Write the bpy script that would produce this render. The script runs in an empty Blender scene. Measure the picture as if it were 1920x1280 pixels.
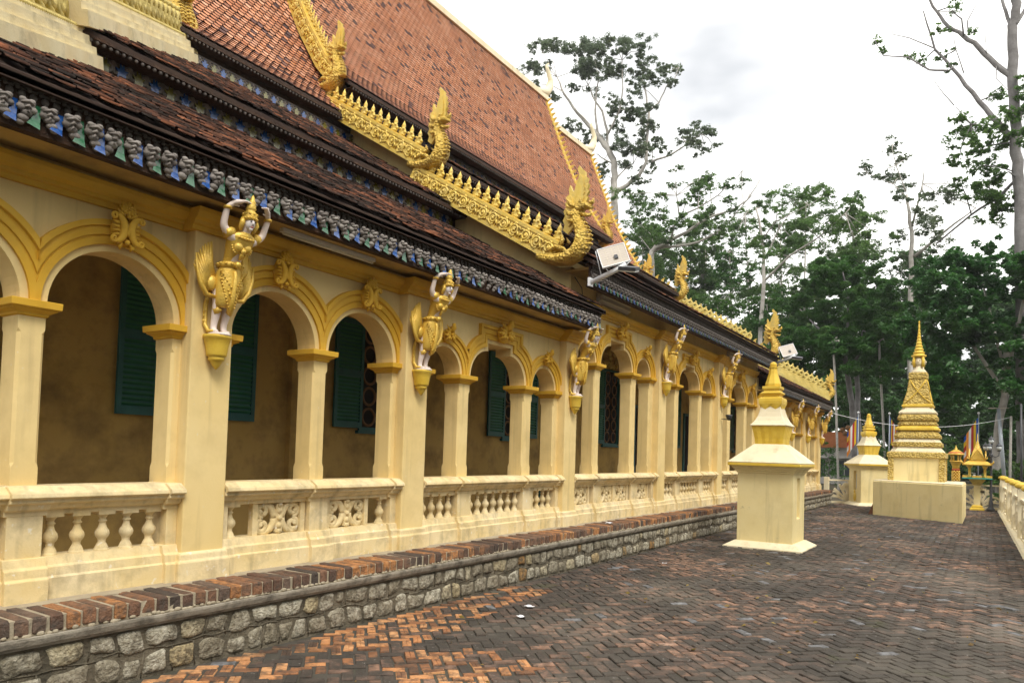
import bpy, math, random
import numpy as np
from mathutils import Vector, Matrix
random.seed(7)
R=math.radians; PI=math.pi
S=bpy.context.scene; COL=S.collection
# ---------------------------------------------------------------- camera
FPX,PPY=1362.0,797.0
YAW,PIT,ROL=.57793,.03564,.03077
CAM=Vector((6.1,0,1.6))
_f0=Vector((-math.sin(YAW),math.cos(YAW),0)); _r0=Vector((math.cos(YAW),math.sin(YAW),0)); _u0=Vector((0,0,1))
CF=_f0*math.cos(PIT)+_u0*math.sin(PIT); _u=_u0*math.cos(PIT)-_f0*math.sin(PIT)
CR=_r0*math.cos(ROL)+_u*math.sin(ROL); CU=_u*math.cos(ROL)-_r0*math.sin(ROL)
cd=bpy.data.cameras.new('camera'); cam=bpy.data.objects.new('camera',cd); COL.objects.link(cam)
cam.matrix_world=Matrix(((CR.x,CU.x,-CF.x,CAM.x),(CR.y,CU.y,-CF.y,CAM.y),(CR.z,CU.z,-CF.z,CAM.z),(0,0,0,1)))
cd.sensor_width=36; cd.lens=36*FPX/1920; cd.shift_y=(PPY-640)/1920; cd.clip_end=2000; cd.clip_start=.05
S.camera=cam
def ray(px,py): return CR*((px-960)/FPX)+CU*((PPY-py)/FPX)+CF
def at_y(px,py,Y):
    v=ray(px,py); return CAM+v*((Y-CAM.y)/v.y)
def at_x(px,py,X):
    v=ray(px,py); return CAM+v*((X-CAM.x)/v.x)
def at_z(px,py,Z):
    v=ray(px,py); return CAM+v*((Z-CAM.z)/v.z)
# ---------------------------------------------------------------- world: bright broken overcast
SUN_EL,SUN_AZ=R(52),R(-62)      # azimuth from +y towards +x of the direction TO the sun is 180+..., see below
w=bpy.data.worlds.new('World'); S.world=w; w.use_nodes=True
N=w.node_tree.nodes; L=w.node_tree.links; N.clear()
out=N.new('ShaderNodeOutputWorld'); sky=N.new('ShaderNodeTexSky'); sky.sky_type='NISHITA'; sky.sun_disc=False
SUNDIR=Vector((.62,-.42,.95)).normalized()
sky.sun_elevation=math.asin(SUNDIR.z); sky.sun_rotation=math.atan2(SUNDIR.x,SUNDIR.y)
b1=N.new('ShaderNodeBackground'); b1.inputs[1].default_value=.12; L.new(sky.outputs[0],b1.inputs[0])
tc=N.new('ShaderNodeTexCoord'); mp=N.new('ShaderNodeMapping'); mp.inputs['Scale'].default_value=(1,1,2.2)
mp.inputs['Location'].default_value=(2.1,1.9,.2); mp.inputs['Rotation'].default_value=(0,0,.30)
L.new(tc.outputs['Generated'],mp.inputs[0])
nz=N.new('ShaderNodeTexNoise'); nz.inputs['Scale'].default_value=1.7; nz.inputs['Detail'].default_value=5; nz.inputs['Roughness'].default_value=.5
L.new(mp.outputs[0],nz.inputs['Vector'])
cr=N.new('ShaderNodeValToRGB'); e=cr.color_ramp.elements
e[0].position=.33; e[0].color=(.355,.365,.38,1); e[1].position=.63; e[1].color=(1.28,1.25,1.18,1)
L.new(nz.outputs[0],cr.inputs[0])
b2=N.new('ShaderNodeBackground'); b2.inputs[1].default_value=1.0; L.new(cr.outputs[0],b2.inputs[0])
mx=N.new('ShaderNodeMixShader'); mx.inputs[0].default_value=.93
L.new(b1.outputs[0],mx.inputs[1]); L.new(b2.outputs[0],mx.inputs[2]); L.new(mx.outputs[0],out.inputs[0])
sd=bpy.data.lights.new('sun','SUN'); sd.energy=1.5; sd.angle=R(22); sd.color=(1,.95,.86)
so=bpy.data.objects.new('sun',sd); COL.objects.link(so); so.rotation_euler=(-SUNDIR).to_track_quat('-Z','Y').to_euler()
vs=S.view_settings; vs.view_transform='Standard'; vs.look='None'; vs.exposure=1.06; vs.gamma=1; vs.use_curve_mapping=False
S.render.engine='CYCLES'
# ---------------------------------------------------------------- materials
MAT={}
def rgb(h):
    h=h.lstrip('#'); c=[int(h[i:i+2],16)/255 for i in (0,2,4)]
    return tuple(((v/12.92) if v<=.04045 else ((v+.055)/1.055)**2.4) for v in c)
def mat(name,c1,c2=None,scale=3,rough=.75,bump=0,bscale=30,metal=0,dirt=None,dscale=1.2,damt=.5,rnd=None,rndamt=0,rndpal=None,spec=.3,clump=0,streak=False,trans=0,bdist=.01,detail=5,vor=0,dlo=.5,dhi=.78,layers=()):
    """noise between c1,c2 (linear rgb); optional dirt colour; optional per-piece colours (rndpal list of (pos,col))"""
    m=bpy.data.materials.new(name); m.use_nodes=True; n=m.node_tree.nodes; l=m.node_tree.links
    p=n['Principled BSDF']; geo=n.new('ShaderNodeNewGeometry')
    def noise(sc,det=detail,vec=None,ro=.55):
        t=n.new('ShaderNodeTexNoise'); t.inputs['Scale'].default_value=sc; t.inputs['Detail'].default_value=det; t.inputs['Roughness'].default_value=ro
        l.new(vec or geo.outputs['Position'],t.inputs['Vector']); return t.outputs[0]
    def mixc(fac,a,b,mode='MIX'):
        x=n.new('ShaderNodeMix'); x.data_type='RGBA'; x.blend_type=mode
        for sock,val in ((x.inputs[0],fac),(x.inputs[6],a),(x.inputs[7],b)):
            if hasattr(val,'is_linked') or hasattr(val,'links'): l.new(val,sock)
            elif isinstance(val,(int,float)): sock.default_value=val
            else: sock.default_value=(*val,1)
        return x.outputs[2]
    def ramp(fac,a,b):
        x=n.new('ShaderNodeMapRange'); x.inputs[1].default_value=a; x.inputs[2].default_value=b; l.new(fac,x.inputs[0]); return x.outputs[0]
    base=None
    if rndpal:
        oi=n.new('ShaderNodeObjectInfo'); ad=n.new('ShaderNodeMath'); ad.operation='ADD'
        l.new(geo.outputs['Random Per Island'],ad.inputs[0]); l.new(oi.outputs['Random'],ad.inputs[1])
        fr=n.new('ShaderNodeMath'); fr.operation='FRACT'; l.new(ad.outputs[0],fr.inputs[0]); fv=fr.outputs[0]
        if clump:
            ns=noise(clump,3); mr=ramp(ns,.3,.7); mm=n.new('ShaderNodeMath'); mm.operation='MULTIPLY_ADD'
            l.new(mr,mm.inputs[0]); mm.inputs[1].default_value=.55; 
            m2=n.new('ShaderNodeMath'); m2.operation='MULTIPLY'; l.new(fv,m2.inputs[0]); m2.inputs[1].default_value=.45; l.new(m2.outputs[0],mm.inputs[2]); fv=mm.outputs[0]
        cr=n.new('ShaderNodeValToRGB'); cr.color_ramp.interpolation='LINEAR'; el=cr.color_ramp.elements
        while len(el)<len(rndpal): el.new(.5)
        for e_,(po,co) in zip(el,rndpal): e_.position=po; e_.color=(*co,1)
        l.new(fv,cr.inputs[0]); base=cr.outputs[0]
        if c2 is not None: base=mixc(ramp(noise(scale),.35,.7),base,mixc(1.0,base,c2,'MULTIPLY'))
    else:
        base=mixc(ramp(noise(scale),.3,.7),c1,c2 if c2 is not None else c1)
    if dirt is not None:
        vec=None
        if streak:
            mp=n.new('ShaderNodeMapping'); mp.inputs['Scale'].default_value=(6,6,.7); l.new(geo.outputs['Position'],mp.inputs[0]); vec=mp.outputs[0]
        f=ramp(noise(dscale,8,vec,.65),dlo,dhi); f2=n.new('ShaderNodeMath'); f2.operation='MULTIPLY'; l.new(f,f2.inputs[0]); f2.inputs[1].default_value=damt
        base=mixc(f2.outputs[0],base,dirt)
    for (lc,lsc,llo,lhi,lamt,lvec,ldet) in layers:
        vec=None
        if lvec:
            mp=n.new('ShaderNodeMapping'); mp.inputs['Scale'].default_value=lvec; l.new(geo.outputs['Position'],mp.inputs[0]); vec=mp.outputs[0]
        f=ramp(noise(lsc,ldet,vec,.6),llo,lhi); f2=n.new('ShaderNodeMath'); f2.operation='MULTIPLY'; l.new(f,f2.inputs[0]); f2.inputs[1].default_value=lamt
        base=mixc(f2.outputs[0],base,lc)
    l.new(base,p.inputs['Base Color'])
    p.inputs['Roughness'].default_value=rough; p.inputs['Metallic'].default_value=metal; p.inputs['Specular IOR Level'].default_value=spec
    if bump:
        bn=n.new('ShaderNodeBump'); bn.inputs['Strength'].default_value=bump; bn.inputs['Distance'].default_value=bdist
        hgt=noise(bscale,6)
        if vor:
            vt=n.new('ShaderNodeTexVoronoi'); vt.inputs['Scale'].default_value=vor; l.new(geo.outputs['Position'],vt.inputs['Vector'])
            iv=n.new('ShaderNodeMath'); iv.operation='MULTIPLY_ADD'; l.new(vt.outputs['Distance'],iv.inputs[0]); iv.inputs[1].default_value=-1.6; l.new(hgt,iv.inputs[2]); hgt=iv.outputs[0]
        l.new(hgt,bn.inputs['Height']); l.new(bn.outputs[0],p.inputs['Normal'])
    if trans:
        tr=n.new('ShaderNodeBsdfTranslucent'); l.new(base,tr.inputs[0]); ms=n.new('ShaderNodeMixShader'); ms.inputs[0].default_value=trans
        l.new(p.outputs[0],ms.inputs[1]); l.new(tr.outputs[0],ms.inputs[2]); l.new(ms.outputs[0],n['Material Output'].inputs[0])
    MAT[name]=m; return m
STREAK=((.36,.26,.12),1.5,.56,.74,.40,(5,5,.30),3); CHIPS=((.74,.68,.52),26,.69,.73,.5,None,3)
STREAK2=((.20,.165,.10),1.6,.55,.74,.45,(5,5,.5),3); CHIPS2=((.78,.75,.66),14,.64,.70,.6,None,4)
STREAK3=((.40,.33,.17),1.5,.55,.72,.45,(4,4,.35),4); MILDEW=((.12,.105,.06),6,.66,.76,.5,None,6)
mat('cream',(.72,.535,.22),(.79,.615,.295),.9,.85,.25,60,dirt=(.38,.265,.105),dscale=1.3,damt=.45,bdist=.004,dlo=.47,dhi=.75,layers=[STREAK,CHIPS])
mat('cream_low',(.70,.535,.25),(.77,.645,.40),2.2,.85,.35,50,dirt=(.26,.205,.11),dscale=4.5,damt=.6,bdist=.008,dlo=.47,dhi=.74,layers=[STREAK2,CHIPS2])
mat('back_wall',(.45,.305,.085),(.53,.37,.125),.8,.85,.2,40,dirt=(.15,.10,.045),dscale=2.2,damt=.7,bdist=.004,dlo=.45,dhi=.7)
mat('ochre',(.62,.35,.025),(.68,.41,.045),2.0,.7,.25,50,dirt=(.30,.15,.02),dscale=3,damt=.4,bdist=.004)
mat('gold_paint',(.62,.38,.045),(.76,.52,.10),7,.42,.5,55,metal=.25,dirt=(.16,.10,.03),dscale=5,damt=.5,spec=.5,bdist=.012)
mat('gold_scale',(.62,.39,.05),(.76,.53,.11),7,.42,.9,45,metal=.25,dirt=(.14,.09,.03),dscale=5,damt=.6,spec=.5,bdist=.03,vor=22)
mat('hip_plaster',(.66,.54,.30),(.74,.65,.42),3,.85,.5,50,dirt=(.22,.19,.12),dscale=4,damt=.65,bdist=.006)
mat('gold_old',(.50,.38,.10),(.62,.50,.17),5,.6,.6,45,metal=.1,dirt=(.14,.12,.06),dscale=4,damt=.6,bdist=.015)
mat('gold_rail',(.66,.46,.07),(.78,.58,.16),6,.45,.6,38,metal=.2,dirt=(.13,.09,.03),dscale=6,damt=.55,spec=.5,bdist=.015)
mat('skin',(.72,.60,.53),(.78,.67,.60),8,.6,.2,60,dirt=(.42,.33,.27),dscale=6,damt=.3,bdist=.003)
mat('face_paint',(.62,.56,.54),(.70,.65,.62),9,.55,.1,60)
mat('ink',(.03,.025,.03),None,5,.6)
mat('lip',(.40,.12,.09),None,5,.6)
mat('shutter',(.016,.13,.070),(.024,.17,.095),6,.5,.2,80,spec=.4,bdist=.003)
mat('shutter_frame',(.018,.10,.105),(.026,.135,.14),6,.5,.2,80,spec=.4,bdist=.003)
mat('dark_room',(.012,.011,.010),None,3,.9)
mat('grille',(.14,.075,.03),(.19,.10,.04),6,.6,.2,40)
TILE=[(0,(.085,.055,.06)),(.075,(.20,.11,.095)),(.11,(.58,.235,.115)),(.6,(.68,.31,.17)),(.85,(.74,.39,.245)),(1,(.66,.26,.11))]
mat('tile',(1,1,1),(.78,.72,.70),2.0,.8,.3,70,rndpal=TILE,clump=0,dirt=(.10,.06,.055),dscale=.9,damt=.45,bdist=.004)
TILED=[(0,(.022,.017,.015)),(.34,(.045,.028,.022)),(.5,(.095,.045,.031)),(.64,(.20,.085,.05)),(.78,(.36,.14,.07)),(1,(.44,.18,.09))]
mat('tile_old',(1,1,1),(.6,.55,.5),2.5,.88,.4,60,rndpal=TILED,clump=1.6,dirt=(.024,.019,.015),dscale=3.5,damt=.85,bdist=.01,dlo=.45,dhi=.66)
mat('roof_deck',(.035,.02,.015),(.05,.03,.02),4,.9)
mat('dark_wood',(.026,.016,.011),(.070,.036,.020),7,.85,.9,24,dirt=(.10,.045,.02),dscale=5,damt=.5,bdist=.03)
mat('tile_edge_shade',(.12,.062,.048),(.18,.09,.065),6,.9)  # weathered lip colour, also darkened to draw the shadow gap under each tile
mat('stucco_grey',(1,1,1),(.75,.73,.7),9,.85,.7,50,rndpal=[(0,(.17,.15,.135)),(.5,(.28,.25,.23)),(1,(.38,.35,.32))],dirt=(.06,.05,.045),dscale=8,damt=.7,bdist=.01)
mat('stucco_dark',(.10,.085,.075),(.16,.14,.125),9,.85,.6,50,dirt=(.03,.025,.02),dscale=8,damt=.7,bdist=.01)
mat('glass_blue',(.006,.045,.20),(.010,.085,.32),14,.18,.4,25,spec=.8,bdist=.01)
mat('glass_green',(.006,.075,.028),(.010,.13,.045),14,.18,.4,25,spec=.8,bdist=.01)
mat('glass_olive',(.12,.11,.015),(.24,.21,.04),14,.22,.4,25,spec=.8,bdist=.01)
BR=[(0,(.075,.058,.048)),(.22,(.17,.095,.062)),(.42,(.30,.15,.08)),(.55,(.16,.12,.095)),(.7,(.24,.13,.075)),(.82,(.46,.21,.085)),(1,(.56,.27,.10))]
mat('ledge_brick',(1,1,1),(.62,.58,.55),14,.9,.9,45,rndpal=BR,dirt=(.075,.062,.05),dscale=12,damt=.85,bdist=.02,dlo=.44,dhi=.66)
mat('mortar',(.33,.275,.19),(.44,.375,.27),10,.95,.7,60,dirt=(.10,.09,.07),dscale=5,damt=.6,bdist=.01)
mat('mortar_dark',(.12,.10,.068),(.19,.162,.115),6,.95,.9,40,dirt=(.022,.021,.014),dscale=4,damt=.85,bdist=.02,dlo=.45,dhi=.7)
mat('concrete',(.28,.245,.19),(.42,.375,.30),5,.9,.6,60,dirt=(.06,.052,.04),dscale=6,damt=.85,bdist=.01,dlo=.45,dhi=.7)
ST=[(0,(.34,.30,.22)),(.4,(.52,.48,.38)),(.75,(.66,.62,.50)),(.92,(.54,.45,.27)),(1,(.38,.21,.075))]
mat('stone',(1,1,1),(.55,.52,.46),22,.95,1.0,40,rndpal=ST,dirt=(.12,.10,.066),dscale=14,damt=.9,bdist=.04,dlo=.44,dhi=.63)
PV=[(0,(.052,.045,.038)),(.36,(.075,.063,.052)),(.50,(.12,.088,.070)),(.63,(.20,.125,.092)),(.78,(.38,.22,.145)),(1,(.48,.31,.22))]
mat('paver',(1,1,1),(.55,.52,.5),9,.88,.9,45,rndpal=PV,clump=.45,dirt=(.056,.048,.039),dscale=8,damt=.90,bdist=.016,dlo=.40,dhi=.59,layers=[((.34,.315,.29),17,.665,.70,.55,None,4),((.20,.175,.14),.55,.50,.70,.55,(1,.6,1),8),((.035,.030,.024),.8,.52,.70,.7,None,8),((.07,.085,.022),1.3,.62,.74,.5,None,8)])
PVN=[(0,(.16,.085,.05)),(.3,(.40,.18,.08)),(.6,(.60,.28,.115)),(1,(.66,.36,.17))]
mat('paver_bare',(1,1,1),(.6,.55,.5),11,.9,.9,45,rndpal=PVN,dirt=(.062,.053,.043),dscale=9,damt=.85,bdist=.016,dlo=.46,dhi=.64,layers=[((.04,.034,.028),1.2,.52,.68,.8,None,8)])
mat('paver_grey',(.15,.15,.155),(.24,.24,.245),9,.85,.6,40,dirt=(.06,.055,.05),dscale=8,damt=.9,bdist=.01,dlo=.40,dhi=.6)
mat('paving_joint',(.050,.044,.036),(.085,.074,.060),3,.95,.9,30,dirt=(.05,.062,.018),dscale=1.6,damt=.5,bdist=.015)
mat('earth',(.045,.036,.022),(.08,.065,.035),.5,.95,.5,8,dirt=(.03,.05,.012),dscale=.3,damt=.8)
mat('stupa_pale',(.74,.60,.28),(.79,.665,.355),1.5,.85,.7,120,dirt=(.52,.40,.18),dscale=2,damt=.4,bdist=.005,layers=[STREAK3,MILDEW])
mat('stupa_white',(.71,.61,.40),(.77,.69,.50),2,.85,.6,100,dirt=(.48,.40,.24),dscale=3,damt=.4,bdist=.005,layers=[STREAK3,MILDEW])
mat('stupa_gold',(.66,.43,.035),(.74,.53,.08),4,.55,.5,60,metal=.1,dirt=(.46,.27,.03),dscale=5,damt=.5,spec=.4,bdist=.008)
mat('stupa_relief',(.56,.38,.08),(.72,.55,.18),9,.6,1.0,22,metal=.08,dirt=(.26,.16,.03),dscale=12,damt=.8,bdist=.05,vor=16)
mat('fence_paint',(.76,.66,.44),(.82,.74,.54),3,.8,.3,60,dirt=(.30,.26,.16),dscale=3,damt=.4,bdist=.004)
mat('metal_white',(.72,.73,.74),None,4,.35,spec=.5)
mat('metal_grey',(.30,.33,.36),(.36,.39,.42),6,.4,metal=.5)
mat('metal_dark',(.035,.037,.042),(.05,.052,.058),6,.45,spec=.5)
mat('panel_back',(.50,.44,.38),(.54,.48,.42),8,.5)
mat('lamp_glass',(.55,.53,.42),(.62,.60,.5),8,.15,spec=.8)
mat('lantern_glass',(.45,.48,.48),None,8,.1,spec=.8)
mat('tube_white',(.72,.66,.50),None,4,.4)
mat('pole_bark',(.30,.28,.25),(.46,.44,.40),14,.9,.6,30)
mat('flag_blue',(.012,.085,.42),None,3,.8,trans=.25); mat('flag_yellow',(.70,.46,.02),None,3,.8,trans=.25); mat('flag_red',(.42,.035,.03),None,3,.8,trans=.25)
mat('flag_white',(.75,.73,.70),None,3,.8,trans=.25); mat('flag_orange',(.70,.25,.03),None,3,.8,trans=.25)
mat('teal',(.02,.30,.28),None,4,.5); mat('red_paint',(.40,.07,.03),None,4,.6)
mat('paper',(.75,.75,.78),None,4,.8); mat('board',(.16,.07,.04),(.22,.10,.05),8,.8)
mat('floor_tile',(.16,.055,.03),(.22,.08,.04),3,.5,dirt=(.05,.025,.02),dscale=3,damt=.5)
mat('house_wall',(.42,.40,.37),(.48,.46,.43),2,.85); mat('house_roof',(.34,.11,.04),(.42,.15,.055),4,.85); mat('house_glass',(.05,.06,.07),None,3,.2)
mat('bark_pale',(.32,.295,.26),(.50,.47,.43),2.5,.9,.7,12,dirt=(.10,.10,.08),dscale=1.2,damt=.5,bdist=.04)
mat('bark_dark',(.13,.12,.115),(.23,.22,.215),2.5,.9,.7,12,dirt=(.05,.05,.045),dscale=1.2,damt=.5,bdist=.04)
mat('coconut',(.16,.08,.03),(.22,.11,.05),6,.8)
def leafmat(name,a,b,c,spec=.35,rough=.5,trans=.3):
    return mat(name,(1,1,1),None,1,rough,clump=.45,rndpal=[(0,a),(.45,b),(.9,c),(1,(c[0]*1.5,c[1]*1.05,c[2]))],spec=spec,trans=trans)
leafmat('leaf_tall',(.085,.125,.075),(.12,.165,.095),(.165,.21,.11),trans=.5)
leafmat('leaf_mid',(.055,.125,.03),(.09,.18,.042),(.14,.24,.055),trans=.5)
leafmat('leaf_dense',(.028,.092,.018),(.052,.145,.028),(.095,.20,.040),trans=.4)
leafmat('leaf_broad',(.022,.085,.020),(.042,.135,.030),(.085,.21,.045),spec=.7,rough=.32,trans=.4)
leafmat('leaf_wood',(.026,.078,.018),(.044,.115,.026),(.072,.16,.036))
leafmat('leaf_bright',(.035,.10,.015),(.065,.16,.022),(.11,.22,.035))
leafmat('leaf_dry',(.14,.085,.03),(.26,.17,.05),(.34,.27,.07))
# ---------------------------------------------------------------- mesh helpers
WL={}
BEV={'pilaster':.012,'plinth':.01,'block':.025,'block_top':.01,'body':.012,'roof':.015,'eaves_band':.01,'capital':.006,'arcade_pier':.008,'handrail':.006,'pedestal':.006,'corner_pilaster':.01,'post':.01,'tier':.008,'bell':.012}
def wloc(o): return WL.get(o.name,Vector((0,0,0))) if o else Vector((0,0,0))
class MB:
    def __init__(s,smooth=False): s.v=[]; s.f=[]; s.sm=[]; s.smooth=smooth
    def add(s,vs,fs,smooth=None):
        o=len(s.v); s.v+= [tuple(p) for p in vs]; s.f+=[tuple(i+o for i in f) for f in fs]
        s.sm+=[s.smooth if smooth is None else smooth]*len(fs); return s
    def box(s,x0,x1,y0,y1,z0,z1):
        vs=[(x,y,z) for x in (x0,x1) for y in (y0,y1) for z in (z0,z1)]
        return s.add(vs,[(0,1,3,2),(4,6,7,5),(0,4,5,1),(2,3,7,6),(0,2,6,4),(1,5,7,3)],False)
    def extr(s,poly,fn,t0,t1):
        """polygon (a,b) -> fn(a,b,t); closed prism"""
        n=len(poly); vs=[fn(a,b,t0) for a,b in poly]+[fn(a,b,t1) for a,b in poly]
        fs=[tuple(range(n-1,-1,-1)),tuple(range(n,2*n))]+[(i,(i+1)%n,(i+1)%n+n,i+n) for i in range(n)]
        return s.add(vs,fs,False)
    def grid(s,rows,closed=False,capa=False,capb=False,smooth=None):
        n=len(rows[0]); vs=[p for r in rows for p in r]; fs=[]
        for i in range(len(rows)-1):
            for j in range(n if closed else n-1):
                k=(j+1)%n; fs.append((i*n+j,i*n+k,(i+1)*n+k,(i+1)*n+j))
        if capa: fs.append(tuple(range(n-1,-1,-1)))
        if capb: fs.append(tuple(range((len(rows)-1)*n,len(rows)*n)))
        return s.add(vs,fs,smooth)
    def lathe(s,prof,n=12,c=(0,0,0),rot=0,mod=None,smooth=None,sx=1,sy=1):
        rows=[]
        for r,z in prof:
            row=[]
            for j in range(n):
                a=rot+2*PI*j/n; rr=r*(mod(a,z) if mod else 1); row.append((c[0]+rr*math.cos(a)*sx,c[1]+rr*math.sin(a)*sy,c[2]+z))
            rows.append(row)
        return s.grid(rows,True,True,True,smooth)
    def square(s,prof,c=(0,0,0),smooth=False):
        """prof (halfwidth,z)"""
        return s.lathe([(r*math.sqrt(2),z) for r,z in prof],4,c,PI/4,None,smooth)
    def rect(s,prof,y0,y1,x0,x1):
        """prof (offset,z) round a rectangle"""
        rows=[[(x0-o,y0-o,z),(x1+o,y0-o,z),(x1+o,y1+o,z),(x0-o,y1+o,z)] for o,z in prof]
        return s.grid(rows,True,True,True,False)
    def tube(s,pts,rad,n=8,caps=True,sy=1,smooth=True):
        pts=[Vector(p) for p in pts]; m=len(pts)
        if not hasattr(rad,'__len__'): rad=[rad]*m
        t=(pts[1]-pts[0]).normalized(); ref=Vector((0,0,1)) if abs(t.z)<.9 else Vector((1,0,0))
        u=t.cross(ref).normalized(); rows=[]
        for i in range(m):
            d=(pts[min(i+1,m-1)]-pts[max(i-1,0)])
            if d.length<1e-9: d=t.copy()
            d.normalize(); u=(u-d*u.dot(d)); u.normalize(); v=d.cross(u)
            rows.append([pts[i]+u*(rad[i]*math.cos(2*PI*j/n))+v*(rad[i]*sy*math.sin(2*PI*j/n)) for j in range(n)])
        return s.grid(rows,True,caps,caps,smooth)
    def ball(s,c,r,n=8,m=6,sx=1,sy=1,sz=1):
        prof=[(max(r*math.sin(PI*i/m),1e-4),-r*math.cos(PI*i/m)*sz) for i in range(m+1)]
        return s.lathe(prof,n,c,0,None,True,sx,sy)
    def xf(s,M): s.v=[tuple(M@Vector(p)) for p in s.v]; return s
    def merge(s,o): 
        k=len(s.v); s.v+=o.v; s.f+=[tuple(i+k for i in f) for f in o.f]; s.sm+=o.sm; return s
    def mesh(s,name,m):
        me=bpy.data.meshes.new(name); me.from_pydata(s.v,[],s.f); me.materials.append(MAT[m])
        me.polygons.foreach_set('use_smooth',s.sm); me.update(); return me
    def build(s,name,m,parent=None,o=None):
        """verts are world coordinates (or the parent's local ones when the parent is 'local')"""
        loc=parent.get('_local') if parent else None
        if loc: o=Vector((0,0,0)); base=Vector((0,0,0))
        else:
            base=wloc(parent)
            if o is None: o=base if parent else Vector((0,0,0))
            o=Vector(o)
            if o.length>0: s.v=[(p[0]-o.x,p[1]-o.y,p[2]-o.z) for p in s.v]
        ob=bpy.data.objects.new(name,s.mesh(name,m)); COL.objects.link(ob); ob.parent=parent; ob.location=o-base
        if name in BEV:
            bv=ob.modifiers.new('edge','BEVEL'); bv.width=BEV[name]; bv.segments=2; bv.limit_method='ANGLE'; bv.angle_limit=R(35)
        WL[ob.name]=o.copy()
        if loc: ob['_local']=1
        return ob
def inst(name,me,parent,loc,rot=(0,0,0),sc=(1,1,1)):
    ob=bpy.data.objects.new(name,me); COL.objects.link(ob); ob.parent=parent
    ob.location=Vector(loc)-(Vector((0,0,0)) if parent is None or parent.get('_local') else wloc(parent)); ob.rotation_euler=rot; ob.scale=sc
    WL[ob.name]=Vector(loc); return ob
def tag(o,label=None,cat=None,group=None,kind=None):
    for k,v in (('label',label),('category',cat),('group',group),('kind',kind)):
        if v: o[k]=v
    return o
def empty(name,loc,label,cat,group=None,rz=0,local=False):
    o=bpy.data.objects.new(name,None); COL.objects.link(o); o.location=loc; o.rotation_euler=(0,0,rz); o.empty_display_size=.2
    WL[o.name]=Vector(loc)
    if local or rz: o['_local']=1
    return tag(o,label,cat,group)
def tree_copy(o,loc,rz=0,label=None,parent=None):
    c=o.copy(); COL.objects.link(c); c.parent=parent; c.location=loc; c.rotation_euler=(0,0,rz) if parent is None else o.rotation_euler
    if label: c['label']=label
    for ch in o.children: _cp(ch,c)
    return c
def _cp(o,par):
    c=o.copy(); COL.objects.link(c); c.parent=par
    for ch in o.children: _cp(ch,c)
GZ=-.25
# ================================================================ ground
g=MB().add([(-300,-120,GZ-.03),(300,-120,GZ-.03),(300,420,GZ-.03),(-300,420,GZ-.03)],[(0,1,2,3)]).build('ground','earth')
tag(g,'bare earth under the trees beyond the terrace','ground',kind='structure')
g=MB().add([(.5,-4,GZ-.012),(7.6,-4,GZ-.012),(7.2,37.2,GZ-.012),(.2,37.2,GZ-.012)],[(0,1,2,3)]).build('terrace','paving_joint')
TERR=tag(g,'brick paved terrace with dark mossy joints','terrace',kind='structure')
# herringbone of worn bricks laid at 45 degrees
def brickmesh(name,m,groove):
    b=MB(); L2,W2,h=.103,.048,.03; c=.006
    b.grid([[(-L2,-W2,-h),(L2,-W2,-h),(L2,W2,-h),(-L2,W2,-h)],[(-L2,-W2,-c),(L2,-W2,-c),(L2,W2,-c),(-L2,W2,-c)],[(-L2+c,-W2+c,0),(L2-c,-W2+c,0),(L2-c,W2-c,0),(-L2+c,W2-c,0)]],True,False,not groove)
    if groove:
        a,w=L2-c,W2-c; t=.004
        b.add([(-a,-w,0),(a,-w,0),(a,-t,0),(-a,-t,0),(-a,t,0),(a,t,0),(a,w,0),(-a,w,0),(-a,0,-.006),(a,0,-.006)],[(0,1,2,3),(3,2,9,8),(8,9,5,4),(4,5,6,7)])
    return b
PB=[brickmesh('b',None,False),brickmesh('b',None,True)]
ME={(m,gk):PB[gk].mesh('brick',m) for m in ('paver','paver_bare','paver_grey') for gk in (0,1)}
Pp=.108; rng=random.Random(3)
def gnoise(x,y): return math.sin(x*1.3+.7*math.sin(y*.9))+math.sin(y*1.1+1.7+.8*math.sin(x*1.7))
cells=[]
c45=math.cos(PI/4)
for i in range(8,305):
    for j in range(-45,265):
        # herringbone: brick occupies 2 cells
        k=(i-j)%4
        if k==0: ctr=((i+.5)*Pp+Pp*.5,(j+.5)*Pp); rot=0
        elif k==3: ctr=((i+.5)*Pp,(j+.5)*Pp+Pp*.5); rot=1
        else: continue
        X=c45*(ctr[0]-ctr[1])*1.0; Y=c45*(ctr[0]+ctr[1])
        X+=1.0; Y+=-.5
        if .62<X<6.95-.012*(Y-20) and 2.6<Y<36.6: cells.append((X,Y,PI/4+(PI/2 if rot else 0)))
def inpic(X,Y):
    d=Vector((X,Y,GZ))-CAM; z=d.dot(CF)
    if z<.5: return None
    return 960+FPX*d.dot(CR)/z, PPY-FPX*d.dot(CU)/z
vis=[]; 
for (X,Y,a) in cells:
    q=inpic(X,Y)
    if q and -60<q[0]<1990 and 880<q[1]<1360: vis.append(((X-CAM.x)**2+(Y-CAM.y)**2,X,Y,a,q))
vis.sort()
joined={'paver':MB(),'paver_bare':MB(),'paver_grey':MB()}
cnt=0
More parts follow.
